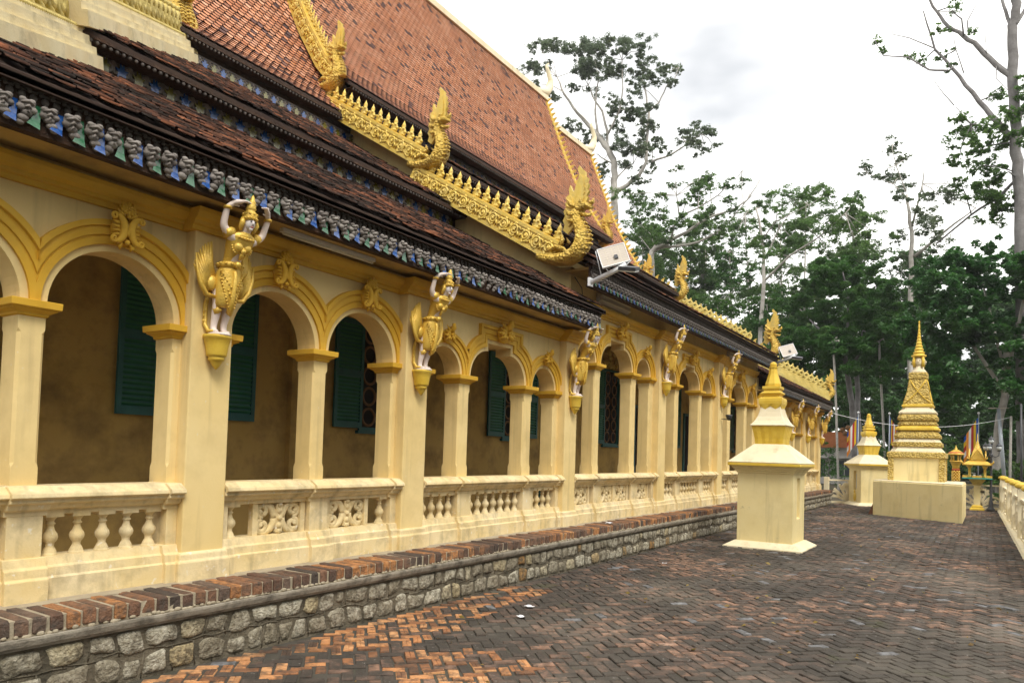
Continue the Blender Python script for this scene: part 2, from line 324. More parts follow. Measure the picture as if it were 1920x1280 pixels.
for d2,X,Y,a,q in vis:
    n=gnoise(X,Y); r=rng.random()
    near=(X<1.45+.18*math.sin(Y*1.3+1) and Y<8.6 and n>-1.2) or (((X-2.35)/.62)**2+((Y-5.0)/.62)**2<1+.3*math.sin(9*X+7*Y)) 
    if near and r<.74: m='paver_bare'
    elif r>.98: m='paver_grey'
    else: m='paver'
    gk=1 if (m=='paver_bare' and rng.random()<.55) else 0
    z=GZ+rng.gauss(0,.004)-(.012 if rng.random()<.04 else 0); rx,ry=rng.gauss(0,.012),rng.gauss(0,.02); az=a+rng.gauss(0,.035); sc=rng.uniform(.93,.99) if m!='paver_bare' else rng.uniform(.80,.95)
    onscreen=-5<q[0]<1925 and q[1]<1285
    if onscreen and cnt<300 and q[1]>1000:
        inst('brick',ME[(m,gk)],TERR,(X,Y,z),(rx,ry,az),(sc,sc,1)); cnt+=1
    else:
        M=Matrix.Translation((X,Y,z))@Matrix.Rotation(az,4,'Z')@Matrix.Rotation(ry,4,'Y')@Matrix.Rotation(rx,4,'X')@Matrix.Diagonal((sc,sc,1,1))
        J=joined[m]; k=len(J.v); src=PB[gk]; J.v+=[tuple(M@Vector(p)) for p in src.v]; J.f+=[tuple(t+k for t in f) for f in src.f]; J.sm+=src.sm
for m,nm in (('paver','worn_bricks'),('paver_bare','bare_bricks'),('paver_grey','grey_bricks')): tag(joined[m].build(nm,m,TERR),kind='stuff')
# ================================================================ temple
TP=empty('temple',(0,17.3,GZ),'long yellow temple hall with arcaded verandah and tiered red tile roofs','temple')
PIERS=[1.17,4.05,6.93,10.98,15.19,19.39,23.6,27.65,30.53,33.41]
BAYS=['2','2','3','3','3','3','3','2','2']
DZ=lambda i:.65 if 3<=i<=5 else 0.
PW=.21; ZL=.365; Y0,Y1=.9,33.75
# stone footing, moulding and brick ledge
ft=MB().box(-2,.60,Y0,Y1-.1,GZ-.1,.16).build('stone_footing','mortar_dark',TP)
rs=random.Random(5); nst=0
zmid=lambda y:GZ+.205+.022*math.sin(y*7.3)+.018*math.sin(y*13.1+1)
for row in range(2):
    y=Y0+1.0+row*.13; jl=(0,0)
    while y<Y1-.35 and nst<300:
        wd=rs.uniform(.15,.33); zb_=(lambda q:GZ+.0) if row==0 else (lambda q:zmid(q)+.008); zt_=(lambda q:zmid(q)-.008) if row==0 else (lambda q:.142)
        jr=(rs.uniform(-.035,.035),rs.uniform(-.035,.035)); m_=.019; ya,yb=y+m_,y+wd-m_
        P=[(ya+jl[0],zb_(ya)+m_),((ya+yb)/2+rs.uniform(-.03,.03),zb_((ya+yb)/2)+m_+rs.uniform(-.006,.006)),(yb+jr[0],zb_(yb)+m_),(yb+(jr[0]+jr[1])/2+rs.uniform(-.015,.01),(zb_(yb)+zt_(yb))/2),(yb+jr[1],zt_(yb)-m_),((ya+yb)/2+rs.uniform(-.03,.03),zt_((ya+yb)/2)-m_+rs.uniform(-.006,.006)),(ya+jl[1],zt_(ya)-m_),(ya+(jl[0]+jl[1])/2+rs.uniform(-.01,.015),(zb_(ya)+zt_(ya))/2)]
        # knock the corners off
        Q=[]
        for k in range(8):
            p,q_,r_=P[k-1],P[k],P[(k+1)%8]
            if k%2==0: t=rs.uniform(.12,.42); Q.append((q_[0]+(p[0]-q_[0])*t,q_[1]+(p[1]-q_[1])*t)); t=rs.uniform(.12,.42); Q.append((q_[0]+(r_[0]-q_[0])*t,q_[1]+(r_[1]-q_[1])*t))
            else: Q.append(q_)
        cy,cz=sum(p[0] for p in Q)/len(Q),sum(p[1] for p in Q)/len(Q); b=MB(True); bul=rs.uniform(.010,.024)
        rows=[[(.596+h+(rs.uniform(-.004,.004) if h>.01 else 0),cy+(p[0]-cy)*f_,cz+(p[1]-cz)*f_) for p in Q] for h,f_ in ((0,1.0),(.009,.985),(.009+bul*.7,.86),(.009+bul,.5))]
        b.grid(rows,True,False,True); b.build('stone','stone',ft,(.6,cy,cz)); nst+=1
        y+=wd; jl=jr
jn=MB(True)   # raised pointing between the stones
y=Y0+.9
while y<Y1-.3:
    a=GZ+.205+rs.uniform(-.02,.02); y2=y+rs.uniform(.18,.28)
    jn.tube([(.602,y,a),(.604,(y+y2)/2,a+rs.uniform(-.03,.03)),(.602,y2,GZ+.205)],.007,5)
    for q in (0,1):
        yy=y+rs.uniform(0,.1)+q*.1; jn.tube([(.602,yy,GZ+.205),(.602,yy+rs.uniform(-.03,.03),GZ+.0 if q==0 else .15)],.006,5)
    y=y2
tag(jn.build('pointing','mortar_dark',ft),kind='stuff')
ys=lambda a,b,t:(a,t,b)
MB().extr([(.2,.148),(.63,.148),(.635,.165),(.66,.175),(.668,.195),(.675,.215),(.675,.232),(.2,.232)],ys,Y0,Y1-.05).build('ledge_moulding','concrete',TP)
lb=MB().box(-.3,.632,Y0,Y1-.06,.233,.352).build('ledge','mortar',TP)
MB().box(-.2,.26,Y0,Y1-.1,.3525,.362).build('ledge_top','mortar',lb)
bm=[]
for v in range(5):
    b=MB(); rr=random.Random(v); c=.01; x0,x1,w2,h=-.40,.0,.046,.12
    j=lambda s=.006:rr.uniform(-s,s)
    b.grid([[(x0,-w2,-h/2),(x1-c+j(),-w2+c,-h/2+j()),(x1-c+j(),w2-c,-h/2+j()),(x0,w2,-h/2)],[(x0,-w2,-h/2+c),(x1+j(),-w2+j(.004),-h/2+c*1.5),(x1+j(),w2+j(.004),-h/2+c*1.5),(x0,w2,-h/2+c)],[(x0,-w2,h/2-c),(x1+j(),-w2+j(.004),h/2-c*1.5),(x1+j(),w2+j(.004),h/2-c*1.5),(x0,w2,h/2-c)],[(x0,-w2+c,h/2),(x1-c*1.2+j(),-w2+c,h/2+j(.004)),(x1-c*1.2+j(),w2-c,h/2+j(.004)),(x0,w2-c,h/2)]],True,True,True)
    bm.append(b.mesh('brick','ledge_brick'))
n=0; y=Y0+.35
while y<Y1-.1 and n<296:
    inst('brick',rs.choice(bm),lb,(.645+rs.uniform(-.012,.006),y,.302+rs.uniform(-.004,.006)),(rs.uniform(-.03,.03),rs.uniform(-.02,.02),rs.uniform(-.04,.04)),(1,rs.uniform(.86,1.08),1)); y+=.112; n+=1
cru=MB(True)   # crust of old mortar squeezed out under the bricks
yy=Y0+1.2
while yy<Y1-.2:
    if rs.random()<.8: cru.ball((.638+rs.uniform(-.006,.008),yy,.240+rs.uniform(-.004,.01)),rs.uniform(.012,.022),6,4,.7,rs.uniform(1,2.2),.9)
    yy+=rs.uniform(.03,.07)
tag(cru.build('mortar_crust','mortar',lb),kind='stuff')
# verandah floor, back wall, ceiling
MB().box(-2.1,-.1,Y0+.3,Y1-.4,.30,.40).build('verandah_floor','floor_tile',TP)
# ---- openings
class Op:
    def __init__(s,yc,kind,hw): s.c,s.k,s.h=yc,kind,hw
    def path(s,d,zs):
        if s.k=='semi':
            r=s.h+d; return [(s.c-r*math.cos(a),zs+r*math.sin(a)) for a in [PI*i/28 for i in range(29)]]
        q=.30; r0=s.h-q; r=r0+d; z1=zs+r0+.115+d; ym=q+d
        a1=math.acos(min(1,d/r)) # angle from +... arc centre at -q
        P=[]
        for i in range(13):
            a=a1*i/12; P.append((s.c-q-r*math.cos(a),zs+r*math.sin(a)))
        left=P+[(s.c-ym,z1)]
        return left+[(2*s.c-y_,z_) for y_,z_ in reversed(left)]
def bay_ops(a,b,kind):
    if kind=='2':
        cl=b-a; hp=.095; jw=.085; hw=(cl/2-hp-jw)/2
        return [Op(a+jw+hw,'semi',hw),Op(b-jw-hw,'semi',hw)]
    cl=b-a; cm=(a+b)/2; return [Op(cm-(.72+.24+.355),'semi',.355),Op(cm,'sh',.72),Op(cm+(.72+.24+.355),'semi',.355)]
RING=[(.058,-.004),(.058,.026),(.115,.030),(.118,.018),(.132,.018),(.135,.034),(.17,.036),(.205,.030),(.21,.058),(.255,.062),(.255,-.004)]
CAPP=[(.004,-.115),(.018,-.105),(.018,-.09),(.045,-.072),(.06,-.066),(.06,-.056),(.082,-.052),(.085,.004),(.0,.006)]
RAIL=[(-.2,1.225),(.06,1.225),(.145,1.172),(.155,1.14),(.115,1.125),(.115,1.098),(.08,1.085),(.06,1.05),(.02,1.04),(.02,1.0),(-.16,1.0),(-.16,1.04),(-.2,1.06)]
BASE=[(-.2,.30),(.10,.30),(.10,.52),(.08,.535),(.075,.60),(.05,.615),(.03,.68),(-.16,.68),(-.2,.66)]
# baluster mesh (z 0..0.34)
bp=[(.052,0),(.052,.02),(.046,.022),(.046,.03),(.038,.05),(.026,.075),(.028,.082),(.028,.095),(.030,.10),(.046,.125),(.050,.15),(.045,.172),(.030,.195),(.022,.225),(.022,.24),(.030,.246),(.030,.254),(.022,.262),(.022,.272),(.034,.295),(.042,.303),(.042,.31)]
b=MB(True).lathe(bp,16,(0,0,0),0,lambda a,z:1+(.05*math.cos(8*a) if .1<z<.18 or .28<z<.3 else 0)); b.box(-.06,.06,-.06,.06,.305,.345); b.box(-.06,.06,-.06,.06,-.012,.004)
b.v=[(x*1.12,y*1.12,z) for x,y,z in b.v]
BAL=b.mesh('baluster','cream_low')
def spiral(c,r0,turns,dirn,start,x,n=26,k=.72):
    P=[]
    for i in range(n):
        t=i/(n-1); a=start+dirn*2*PI*turns*t; r=r0*(1-k*t); P.append((x,c[0]+r*math.cos(a),c[1]+r*math.sin(a)))
    return P
def scroll_panel():
    b=MB(True)   # local: y -0.29..0.29, z 0..0.33
    for sy in (-1,1):
        for sz in (-1,1):
            P=spiral((sy*.185,.165+sz*.075),.07,1.35,sy*sz*1,(-PI/2*sz),0)
            b.tube(P,[.019]*20+[.022,.024,.026,.026,.024,.02],7,sy=1.5)
            b.tube([(0,sy*.245,.165+sz*.13),(0,sy*.16,.165+sz*.148),(0,sy*.09,.165+sz*.11),(0,sy*.05,.165+sz*.045),(0,sy*.045,.165)],[.014,.022,.028,.03,.03],7,sy=1.4)
    b.box(-.03,.03,-.04,.04,.02,.31); b.ball((.03,0,.165),.028,8,6); b.ball((.02,0,.30),.03,8,6); b.ball((.02,0,.03),.03,8,6)
    b.ball((.01,.0,.24),.04,8,6); b.ball((.01,0,.09),.04,8,6)
    return b
SP=scroll_panel()
# keystone ornament: local x out, y along, z up
def keystone():
    b=MB(True); b.ball((.0,0,.02),.115,12,8,.5,.95,1.3)
    for s in (-1,1):
        P=[]
        for i in range(26):      # bowed scrolls, back to back
            t=i/25; a=R(-72)+R(144)*t; P.append((.09,s*(.128-.098*math.cos(a)),.0+.125*math.sin(a)))
        b.tube(P,[.014+.012*math.sin(PI*i/25) for i in range(26)],7,sy=1.4)
        for zz,dr in ((.098,1),(-.098,-1)): b.tube([(.09,q[1],q[2]) for q in spiral((s*.118,zz),.03,1.25,-s*dr,PI if s>0 else 0,.09,16)],.014,6)
        for k in range(4): b.tube([(.05,s*.045,-.05+.028*k),(.085,s*.085,-.055+.034*k),(.06,s*.13,-.06+.042*k)],[.02,.017,.005],5)
        for k in range(3): b.tube([(.05,s*.02,.10+.02*k),(.085,s*(.06-.008*k),.14+.03*k),(.06,s*(.095-.025*k),.175+.035*k)],[.024,.02,.005],5)
        b.tube([(.05,s*.03,-.10),(.07,s*.06,-.15),(.05,s*.045,-.175)],[.022,.02,.006],5)
    for yy,zz in [(0,.19),(-.028,.175),(.028,.175),(-.018,.205),(.018,.205),(0,.228),(-.03,.15),(.03,.15),(0,.155),(0,.12)]: b.ball((.085,yy,zz),.021,7,5)
    b.ball((.09,0,-.02),.028,8,6,.8,1,1.5); b.ball((.085,0,-.11),.025,8,6); return b
KS=keystone()
def leafy():
    b=MB(True); b.ball((.015,0,.0),.10,10,6,.5,1.3,1.1)
    rr=random.Random(2)
    for k in range(9):
        a=PI*(-.15+1.3*k/8); L_=.15+.03*(k%2)
        b.tube([(.05,.02*math.cos(a),.0),(.08,.6*L_*math.cos(a),.6*L_*math.sin(a)*.8),(.05,1.05*L_*math.cos(a),L_*math.sin(a)*.95)],[.03,.026,.005],6)
    for s in (-1,1): b.tube(spiral((s*.08,-.02),.05,1.1,s,0 if s>0 else PI,.08),.014,6)
    for k in range(5): b.ball((.09,rr.uniform(-.05,.05),rr.uniform(-.05,.06)),.024,7,5)
    b.tube([(.05,0,.06),(.13,.0,.12),(.12,.0,.17)],[.05,.045,.03],7)
    return b
LF=leafy()
KSM,LFM,SPM=KS.mesh('keystone','ochre'),LF.mesh('keystone','ochre'),SP.mesh('scroll','cream_low')
for i,kind in enumerate(BAYS):
    a,b_=PIERS[i]+PW,PIERS[i+1]-PW; dz=DZ(i); zs=2.63+dz; zt=3.52+dz
    ops=bay_ops(a,b_,kind)
    poly=[(a,zs)]
    for o in ops: poly+=o.path(0,zs)
    poly+=[(b_,zs),(b_,zt),(a,zt)]
    wl=MB().extr(poly,lambda y_,z_,t:(t,y_,z_),-.28,0.).build('arcade_wall','cream',TP)
    # edges of the piers
    ed=[a]+[v for o in ops for v in (o.c-o.h,o.c+o.h)]+[b_]
    for k,o in enumerate(ops):
        lo=a if k==0 else (ops[k-1].c+ops[k-1].h+o.c-o.h)/2; hi=b_ if k==len(ops)-1 else (o.c+o.h+ops[k+1].c-ops[k+1].h)/2
        sc=1. if (kind=='2' or o.k=='sh') else .8
        rows=[[(x,min(max(y_,lo),hi),z_) for y_,z_ in o.path(d*sc,zs)] for d,x in RING]
        ab=MB(); nn=len(rows[0])
        for ri in range(len(rows)-1):
            for rj in range(nn-1):
                qd=[rows[ri][rj],rows[ri][rj+1],rows[ri+1][rj+1],rows[ri+1][rj]]
                if all(abs(p_[1]-lo)<1e-6 for p_ in qd) or all(abs(p_[1]-hi)<1e-6 for p_ in qd): continue
                ab.add(qd,[(0,1,2,3)])
        ab.build('archivolt','ochre',wl)
        zc=zs+o.h if o.k=='semi' else zs+.42+.115
        if kind=='2': inst('keystone',KSM,wl,(.05,o.c,zc+.175),(0,0,0),(1.0,.95,.95))
        elif o.k=='sh': inst('keystone',LFM,wl,(.045,o.c,zc+.16),(0,0,0),(1.2,1.25,1.2))
        else: inst('keystone',LFM,wl,(.035,o.c,zc+.13),(0,0,0),(.9,.72,.95))
    mids=[]
    for k in range(len(ed)//2):
        p,q=ed[2*k],ed[2*k+1]; first=k==0; last=k==len(ed)//2-1
        x0,x1=-.27,-.006; pr=[]
        pb=MB()
        for z_,c in ((1.15,.001),(1.36,.001),(1.40,.022),(zs-.24,.022),(zs-.21,.001),(zs,.001)):
            pr.append([(x0+c,p,z_),(x1-c,p,z_),(x1,p+(c if not first else .0005),z_),(x1,q-(c if not last else .0005),z_),(x1-c,q,z_),(x0+c,q,z_),(x0,q-c,z_),(x0,p+c,z_)])
        pb.grid(pr,True,True,True,False); pc=pb.build('arcade_pier','cream',TP)
        cb=MB(); rows=[]
        for o_,z_ in CAPP:
            ya=p-o_ if not first else p; yb=q+o_ if not last else q
            rows.append([(x0-o_,ya,zs+z_),(x1+o_,ya,zs+z_),(x1+o_,yb,zs+z_),(x0-o_,yb,zs+z_)])
        cb.grid(rows,True,True,True); cb.build('capital','ochre',pc)
        if not first and not last: mids.append((p,q))
    # balustrade
    bl=MB(); bl.extr(BASE,ys,a,b_); bal=bl.build('balustrade','cream_low',TP)
    MB().extr(RAIL,ys,a,b_).build('handrail','cream_low',bal)
    peds=[(a,a+.14,a,a+.10)]+[(p-.055,q+.055,p-.03,q+.03) for p,q in mids]+[(b_-.14,b_,b_-.10,b_)]
    for (p,q,p2,q2) in peds:
        pd=MB().extr([(x+(.045 if x>0 else -.002),z+(.002 if z<.67 else .003)) for x,z in BASE],ys,p,q)
        pd.extr([(x+(.04 if x>0 else -.002),z+.003*(1 if z>1.05 else -1)) for x,z in RAIL],ys,p,q)
        pd.box(-.17,.055,p2,q2,.6,1.05); pd.build('pedestal','cream_low',bal)
    gaps=[(peds[k][3],peds[k+1][2]) for k in range(len(peds)-1)]
    for gi,(p,q) in enumerate(gaps):
        scr=(kind=='2' and i in (1,8)) or (kind=='3' and i in (3,))
        if scr:
            nP=1 if (q-p)<1.2 else 2
            if kind=='3' and gi!=1: nP=1
            wp=min(.66,(q-p)*.98/nP)
            side=.0
            if kind=='2': c0=q-wp/2-.02 if gi==0 else p+wp/2+.02; cs=[c0]
            else: cs=[(p+q)/2+(k-(nP-1)/2)*wp for k in range(nP)]
            for c0 in cs:
                fr=MB(); 
                for s in (-1,1): fr.box(-.07,.0,c0+s*(wp/2-.03)-.03,c0+s*(wp/2-.03)+.03,.675,1.005)
                for s in (0,1): fr.box(-.069,-.002,c0-wp/2+.06,c0+wp/2-.06,.670+.325*s,.682+.325*s)
                fo=fr.build('panel_frame','cream_low',bal)
                inst('scroll',SPM,fo,(-.035,c0,.675),(0,0,0),(1,(wp-.12)/.52,1))
            if kind=='2':
                yb=p+.09 if gi==0 else q-.09; inst('baluster',BAL,bal,(-.045,yb,.672))
        else:
            nb=max(2,round((q-p)/.19))
            for k in range(nb): inst('baluster',BAL,bal,(-.045,p+(q-p)*(k+.5)/nb,.672))
    # verandah ceiling
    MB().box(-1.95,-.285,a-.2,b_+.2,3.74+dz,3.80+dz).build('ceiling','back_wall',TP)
# big piers
for i,y in enumerate(PIERS):
    top=3.52+(.65 if 4<=i<=5 else 0)
    if i in (3,6): top=3.52
    pb=MB().box(-.285,.14,y-PW,y+PW,.30,top).build('pilaster','cream',TP)
    MB().rect([(.05,.31),(.05,.53),(.035,.545),(.03,.60),(.004,.615)],y-PW,y+PW,-.2,.14).build('plinth','cream_low',pb)
    if i in (3,6):   # taller jamb of the centre hall beside the wing's last pilaster
        s=1 if i==3 else -1
        MB().box(-.29,.05,min(y+s*.05,y+s*(PW+.012)),max(y+s*.05,y+s*(PW+.012)),3.4,4.17).build('corner_jamb','cream',TP)
# cornices
CORN=[(-.05,3.50),(.03,3.50),(.035,3.54),(.06,3.55),(.065,3.58),(.10,3.60),(.125,3.645),(.13,3.68),(-.05,3.68)]
def cornice(ya,yb,dz,piers):
    cb=MB().extr([(x,z+dz) for x,z in CORN],ys,ya,yb).build('cornice','ochre',TP)
    for y in piers: MB().extr([(x+(.145 if x>0 else 0),z+dz+(.003 if z>3.6 else -.003)) for x,z in CORN],ys,max(ya,y-PW-.06),min(yb,y+PW+.06)).build('cornice_break','ochre',cb)
    return cb
cornice(Y0,11.19,0,PIERS[:4]); cornice(11.195,23.385,.65,PIERS[4:6]); cornice(23.39,33.62,0,PIERS[6:])
# upper wall between cornice and eaves
MB().box(-.28,.02,Y0,11.0,3.66,3.92).build('eaves_wall','cream',TP); MB().box(-.28,.02,11.06,23.54,4.30,4.85).build('eaves_wall','cream',TP); MB().box(-.28,.02,23.6,33.6,3.66,3.92).build('eaves_wall','cream',TP)
# back wall with windows
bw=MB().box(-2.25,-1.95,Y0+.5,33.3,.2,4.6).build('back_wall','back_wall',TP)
for y in (2.9,6.85,10.6,14.9,19.1,23.2): MB().box(-1.96,-1.86,y-.19,y+.19,.39,4.3).build('back_pilaster','back_wall',bw)
SLAT=MB().extr([(-.012,-.018),(.012,.006),(.012,.018),(-.012,-.006)],lambda a,b,t:(a,t,b),-.5,.5).mesh('slat','shutter')
def shutter(y0,y1,z0,z1,x=-1.90):
    f=MB(); t=.055
    for (a,b,c,d) in ((y0,y0+t,z0,z1),(y1-t,y1,z0,z1),(y0+t,y1-t,z0,z0+.09),(y0+t,y1-t,z1-.07,z1),(y0+t,y1-t,(z0+z1)/2-.05,(z0+z1)/2+.05)): f.box(x-.02,x+.02,a,b,c,d)
    f.box(x-.019,x-.010,y0+t-.01,y1-t+.01,z0+.05,z1-.05)
    so_=f.build('shutter','shutter_frame',TP)
    for (za,zb) in ((z0+.09,(z0+z1)/2-.05),((z0+z1)/2+.05,z1-.07)):
        n=max(6,int((zb-za)/.055)); 
        for k in range(n): inst('slat',SLAT,so_,(x+.004,(y0+y1)/2,za+(zb-za)*(k+.5)/n),(0,0,0),(1,(y1-y0)-2*t-.004,1))
TOR=MB(True)
TOR.grid([[( .012*math.cos(b_),(.115+.02*math.sin(b_))*math.cos(a),(.115+.02*math.sin(b_))*math.sin(a)) for b_ in [2*PI*k/6 for k in range(6)]] for a in [2*PI*k/16 for k in range(17)]],True)
TORM=TOR.mesh('ring','grille')
def window(yc,ow,z0,z1,sw,left=True,right=True,arch=False):
    y0,y1=yc-ow/2,yc+ow/2
    wd=MB().box(-1.949,-1.94,y0,y1,z0,z1).build('window','dark_room',TP)
    fr=MB()
    for (a,b,c,d) in ((y0-.05,y0,z0-.05,z1+.05),(y1,y1+.05,z0-.05,z1+.05),(y0,y1,z0-.05,z0),(y0,y1,z1,z1+.05)): fr.box(-1.96,-1.915,a,b,c,d)
    fr.box(-1.96,-1.89,y0-.1,y1+.1,z0-.10,z0-.052); fr.build('frame','shutter_frame',wd)
    ny=2; nz_=int((z1-z0)/.27)
    for p in range(ny):
        for q in range(nz_): inst('ring',TORM,wd,(-1.93,y0+ow*(p+.5)/ny,z0+(z1-z0)*(q+.5)/nz_),(0,0,0),(1,1.15,1.15))
    if arch:
        ar=MB(True); rr=random.Random(4)
        for k in range(34):
            t=rr.random()*PI; r=rr.uniform(0,.5); ar.ball((-1.93,yc+r*math.cos(t),z1+.12+r*math.sin(t)*1.0),rr.uniform(.04,.08),7,5,.6,1,1)
        ar.build('window_crest','gold_old',wd)
    if left: shutter(y0-.03-sw,y0-.03,z0-.02,z1+.02)
    if right: shutter(y1+.03,y1+.03+sw,z0-.02,z1+.02)
window(5.19,.60,1.9,3.66,.57); window(8.37,.60,1.9,3.5,.57); window(12.32,.62,1.9,3.5,.57)
window(16.9,.75,1.88,3.7,.6,arch=True); window(20.9,.75,1.88,3.7,.6,arch=True); window(28.0,.6,1.9,3.5,.57); window(31,.6,1.9,3.5,.57); window(2.0,.6,1.9,3.66,.57)
for y in (14.0,18.9,22.8,25.6):
    d=MB().box(-1.948,-1.94,y-.45,y+.45,.40,2.9).build('doorway','dark_room',TP); MB().box(-1.95,-1.9,y-.53,y-.45,.4,2.97).box(-1.95,-1.9,y+.45,y+.53,.4,2.97).box(-1.95,-1.9,y-.45,y+.45,2.9,2.97).build('frame','shutter_frame',d)
# ================================================================ roofs
PA=[(.62,4.06),(-2.57,5.85)]; PBp=[(-2.30,6.15),(-5.50,8.14)]
PCc=[(-5.30,9.36),(-5.60,9.62),(-5.93,9.98),(-6.51,10.88),(-7.0,11.8),(-7.45,12.8),(-8.0,14.2),(-8.45,15.4)]
PCw=[(x,z-.78) for x,z in PCc]
PAc=[(.62,4.82),(-3.10,7.02)]; PBc=[(-2.75,7.20),(-5.65,9.02)]
HA=lambda x:.9+(.62-x)*.995     # near hip of tier A: y at x ; far hip mirrored about 17.3
HB=lambda x:3.75+(-2.3-x)*1.03
mir=lambda f:(lambda x:34.6-f(x))
def deck(name,prof,y0f,y1f,th=.07):
    """thin sheet following prof; y0f,y1f functions of x"""
    b=MB(); top=[]; bot=[]
    for (x,z) in prof: top.append([(x,y0f(x),z),(x,y1f(x),z)]); bot.append([(x,y0f(x),z-th),(x,y1f(x),z-th)])
    b.grid(top); b.grid([list(reversed(r)) for r in bot])
    n=len(prof)
    for k in (0,n-1): b.add([top[k][0],top[k][1],bot[k][1],bot[k][0]],[(0,1,2,3)])
    for s in (0,1): 
        for k in range(n-1): b.add([top[k][s],top[k+1][s],bot[k+1][s],bot[k][s]],[(0,1,2,3)])
    return b.build(name,'roof_deck',TP)
TW,TE=.155,.112
TL=[(-.48,-1.7),(.48,-1.7),(.48,-.62),(.36,-.22),(.14,.02),(-.14,.02),(-.36,-.22),(-.48,-.62)]
def tile_shape():
    v=[(u*TW,t*TE,.004 if t<-1 else .046+.006*t) for u,t in TL]+[(u*TW,(t-.02)*TE,.030) for u,t in TL[2:]]
    f=[tuple(range(8))]+[(2+k,8+k,9+k,3+k) for k in range(5)]
    return v,f
TV,TFc=tile_shape()
ONE=MB().add(TV,TFc)
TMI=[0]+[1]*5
picked=[0]
def tiles(name,prof,y0f,y1f,m,parent,single=None,jit=.004,skip=None):
    seg=[]; tot=0
    for (a,b) in zip(prof[:-1],prof[1:]):
        l=math.hypot(b[0]-a[0],b[1]-a[1]); seg.append((tot,l,a,b)); tot+=l
    J=MB(); rr=random.Random(hash(name)%1000 if False else len(name)*31+int(prof[0][1]*10)); V0=np.array(TV)
    vs=[]; row=0; s=.03
    me=ONE.mesh('roof_tile',m) if single else None
    if me: me.materials.append(MAT['tile_edge_shade']); me.polygons.foreach_set('material_index',TMI)
    while s<tot-.02:
        for (t0,l,a,b) in seg:
            if t0<=s<=t0+l: break
        f=(s-t0)/l; x=a[0]+(b[0]-a[0])*f; z=a[1]+(b[1]-a[1])*f
        T=Vector(((a[0]-b[0])/l,0,(a[1]-b[1])/l)); U=Vector((0,-1,0)); Nn=U.cross(T)
        ya,yb=y0f(x),y1f(x); k=0
        y=ya+TW/2*(1 if row%2 else .0)+.01
        while y<yb:
            old=m=='tile_old'; dy=rr.uniform(-jit,jit); dn=rr.uniform(0,.028 if old else .006); tw=rr.gauss(0,.07) if old else rr.uniform(-.025,.025); slip=rr.gauss(0,.02) if old else rr.uniform(-.008,.008)
            P=Vector((x,y+dy,z))+Nn*dn+T*slip
            if single and picked[0]<300 and single(x,y,z):
                U2=(U+T*tw).normalized(); T2=(T-U*tw).normalized(); M=Matrix((U2,T2,U2.cross(T2))).transposed()
                o=inst('roof_tile',me,parent,P,M.to_euler()); picked[0]+=1
            else:
                U2=U+T*tw; T2=T-U*tw
                W=np.outer(V0[:,0],U2)+np.outer(V0[:,1],T2)+np.outer(V0[:,2],Nn)+np.array(P)
                vs.append(W)
            y+=TW*1.01
        s+=TE; row+=1
    if vs:
        A=np.concatenate(vs); nT=len(vs); base=np.arange(nT)*14
        me2=bpy.data.meshes.new(name); o=wloc(parent); A=A-np.array(o)
        me2.vertices.add(len(A)); me2.vertices.foreach_set('co',A.astype(np.float32).ravel())
        loops=np.concatenate([[i for f in TFc for i in f]]); per=len(loops)
        LI=(base[:,None]+loops[None,:]).ravel(); me2.loops.add(len(LI)); me2.loops.foreach_set('vertex_index',LI.astype(np.int32))
        szs=np.array([len(f) for f in TFc]); st=np.concatenate([[0],np.cumsum(szs)[:-1]]); 
        PS=(np.arange(nT)[:,None]*per+st[None,:]).ravel(); me2.polygons.add(len(PS)); me2.polygons.foreach_set('loop_start',PS.astype(np.int32)); me2.polygons.foreach_set('loop_total',np.tile(szs,nT).astype(np.int32))
        me2.materials.append(MAT[m]); me2.materials.append(MAT['tile_edge_shade']); me2.polygons.foreach_set('material_index',np.tile(np.array(TMI if m=='tile' else [0]*6,dtype=np.int32),nT)); me2.update(calc_edges=True); me2.validate()
        ob=bpy.data.objects.new(name,me2); COL.objects.link(ob); ob.parent=parent; WL[ob.name]=o.copy(); tag(ob,kind='stuff'); return ob
k_=lambda v:(lambda x:v)
def ofs(p,d): return [(x,z+d) for x,z in p]
YG0,YG1=10.72,23.88     # gable planes of the centre hall
# wing tier A, B, C and centre tier A, B, C
dk=deck('lower_roof',PA,HA,k_(11.25)); tiles('old_roof_tiles',PA,HA,k_(11.25),'tile_old',dk)
dk=deck('lower_roof',PA,k_(23.35),mir(HA)); tiles('old_roof_tiles',PA,k_(23.35),mir(HA),'tile_old',dk)
dk=deck('middle_roof',PBp,HB,k_(11.2)); tiles('old_roof_tiles',PBp,HB,k_(11.2),'tile_old',dk)
dk=deck('middle_roof',PBp,k_(23.4),mir(HB)); tiles('old_roof_tiles',PBp,k_(23.4),mir(HB),'tile_old',dk)
dk=deck('upper_roof',PCw,k_(6.85),k_(10.9)); tiles('roof_tiles',PCw,k_(6.85),k_(10.9),'tile',dk,single=lambda x,y,z:y>7.3 and z<12.2 and (int(y*6.4)+int(z*9))%3==0)
dk=deck('upper_roof',PCw,k_(23.7),k_(27.75)); tiles('roof_tiles',PCw,k_(23.7),k_(27.75),'tile',dk)
dk=deck('lower_roof',PAc,k_(YG0),k_(YG1)); tiles('old_roof_tiles',PAc,k_(YG0),k_(YG1),'tile_old',dk)
dk=deck('middle_roof',PBc,k_(YG0),k_(YG1)); tiles('old_roof_tiles',PBc,k_(YG0),k_(YG1),'tile_old',dk)
dk=deck('main_roof',PCc,k_(YG0),k_(YG1)); tiles('roof_tiles',PCc,k_(YG0),k_(YG1),'tile',dk)
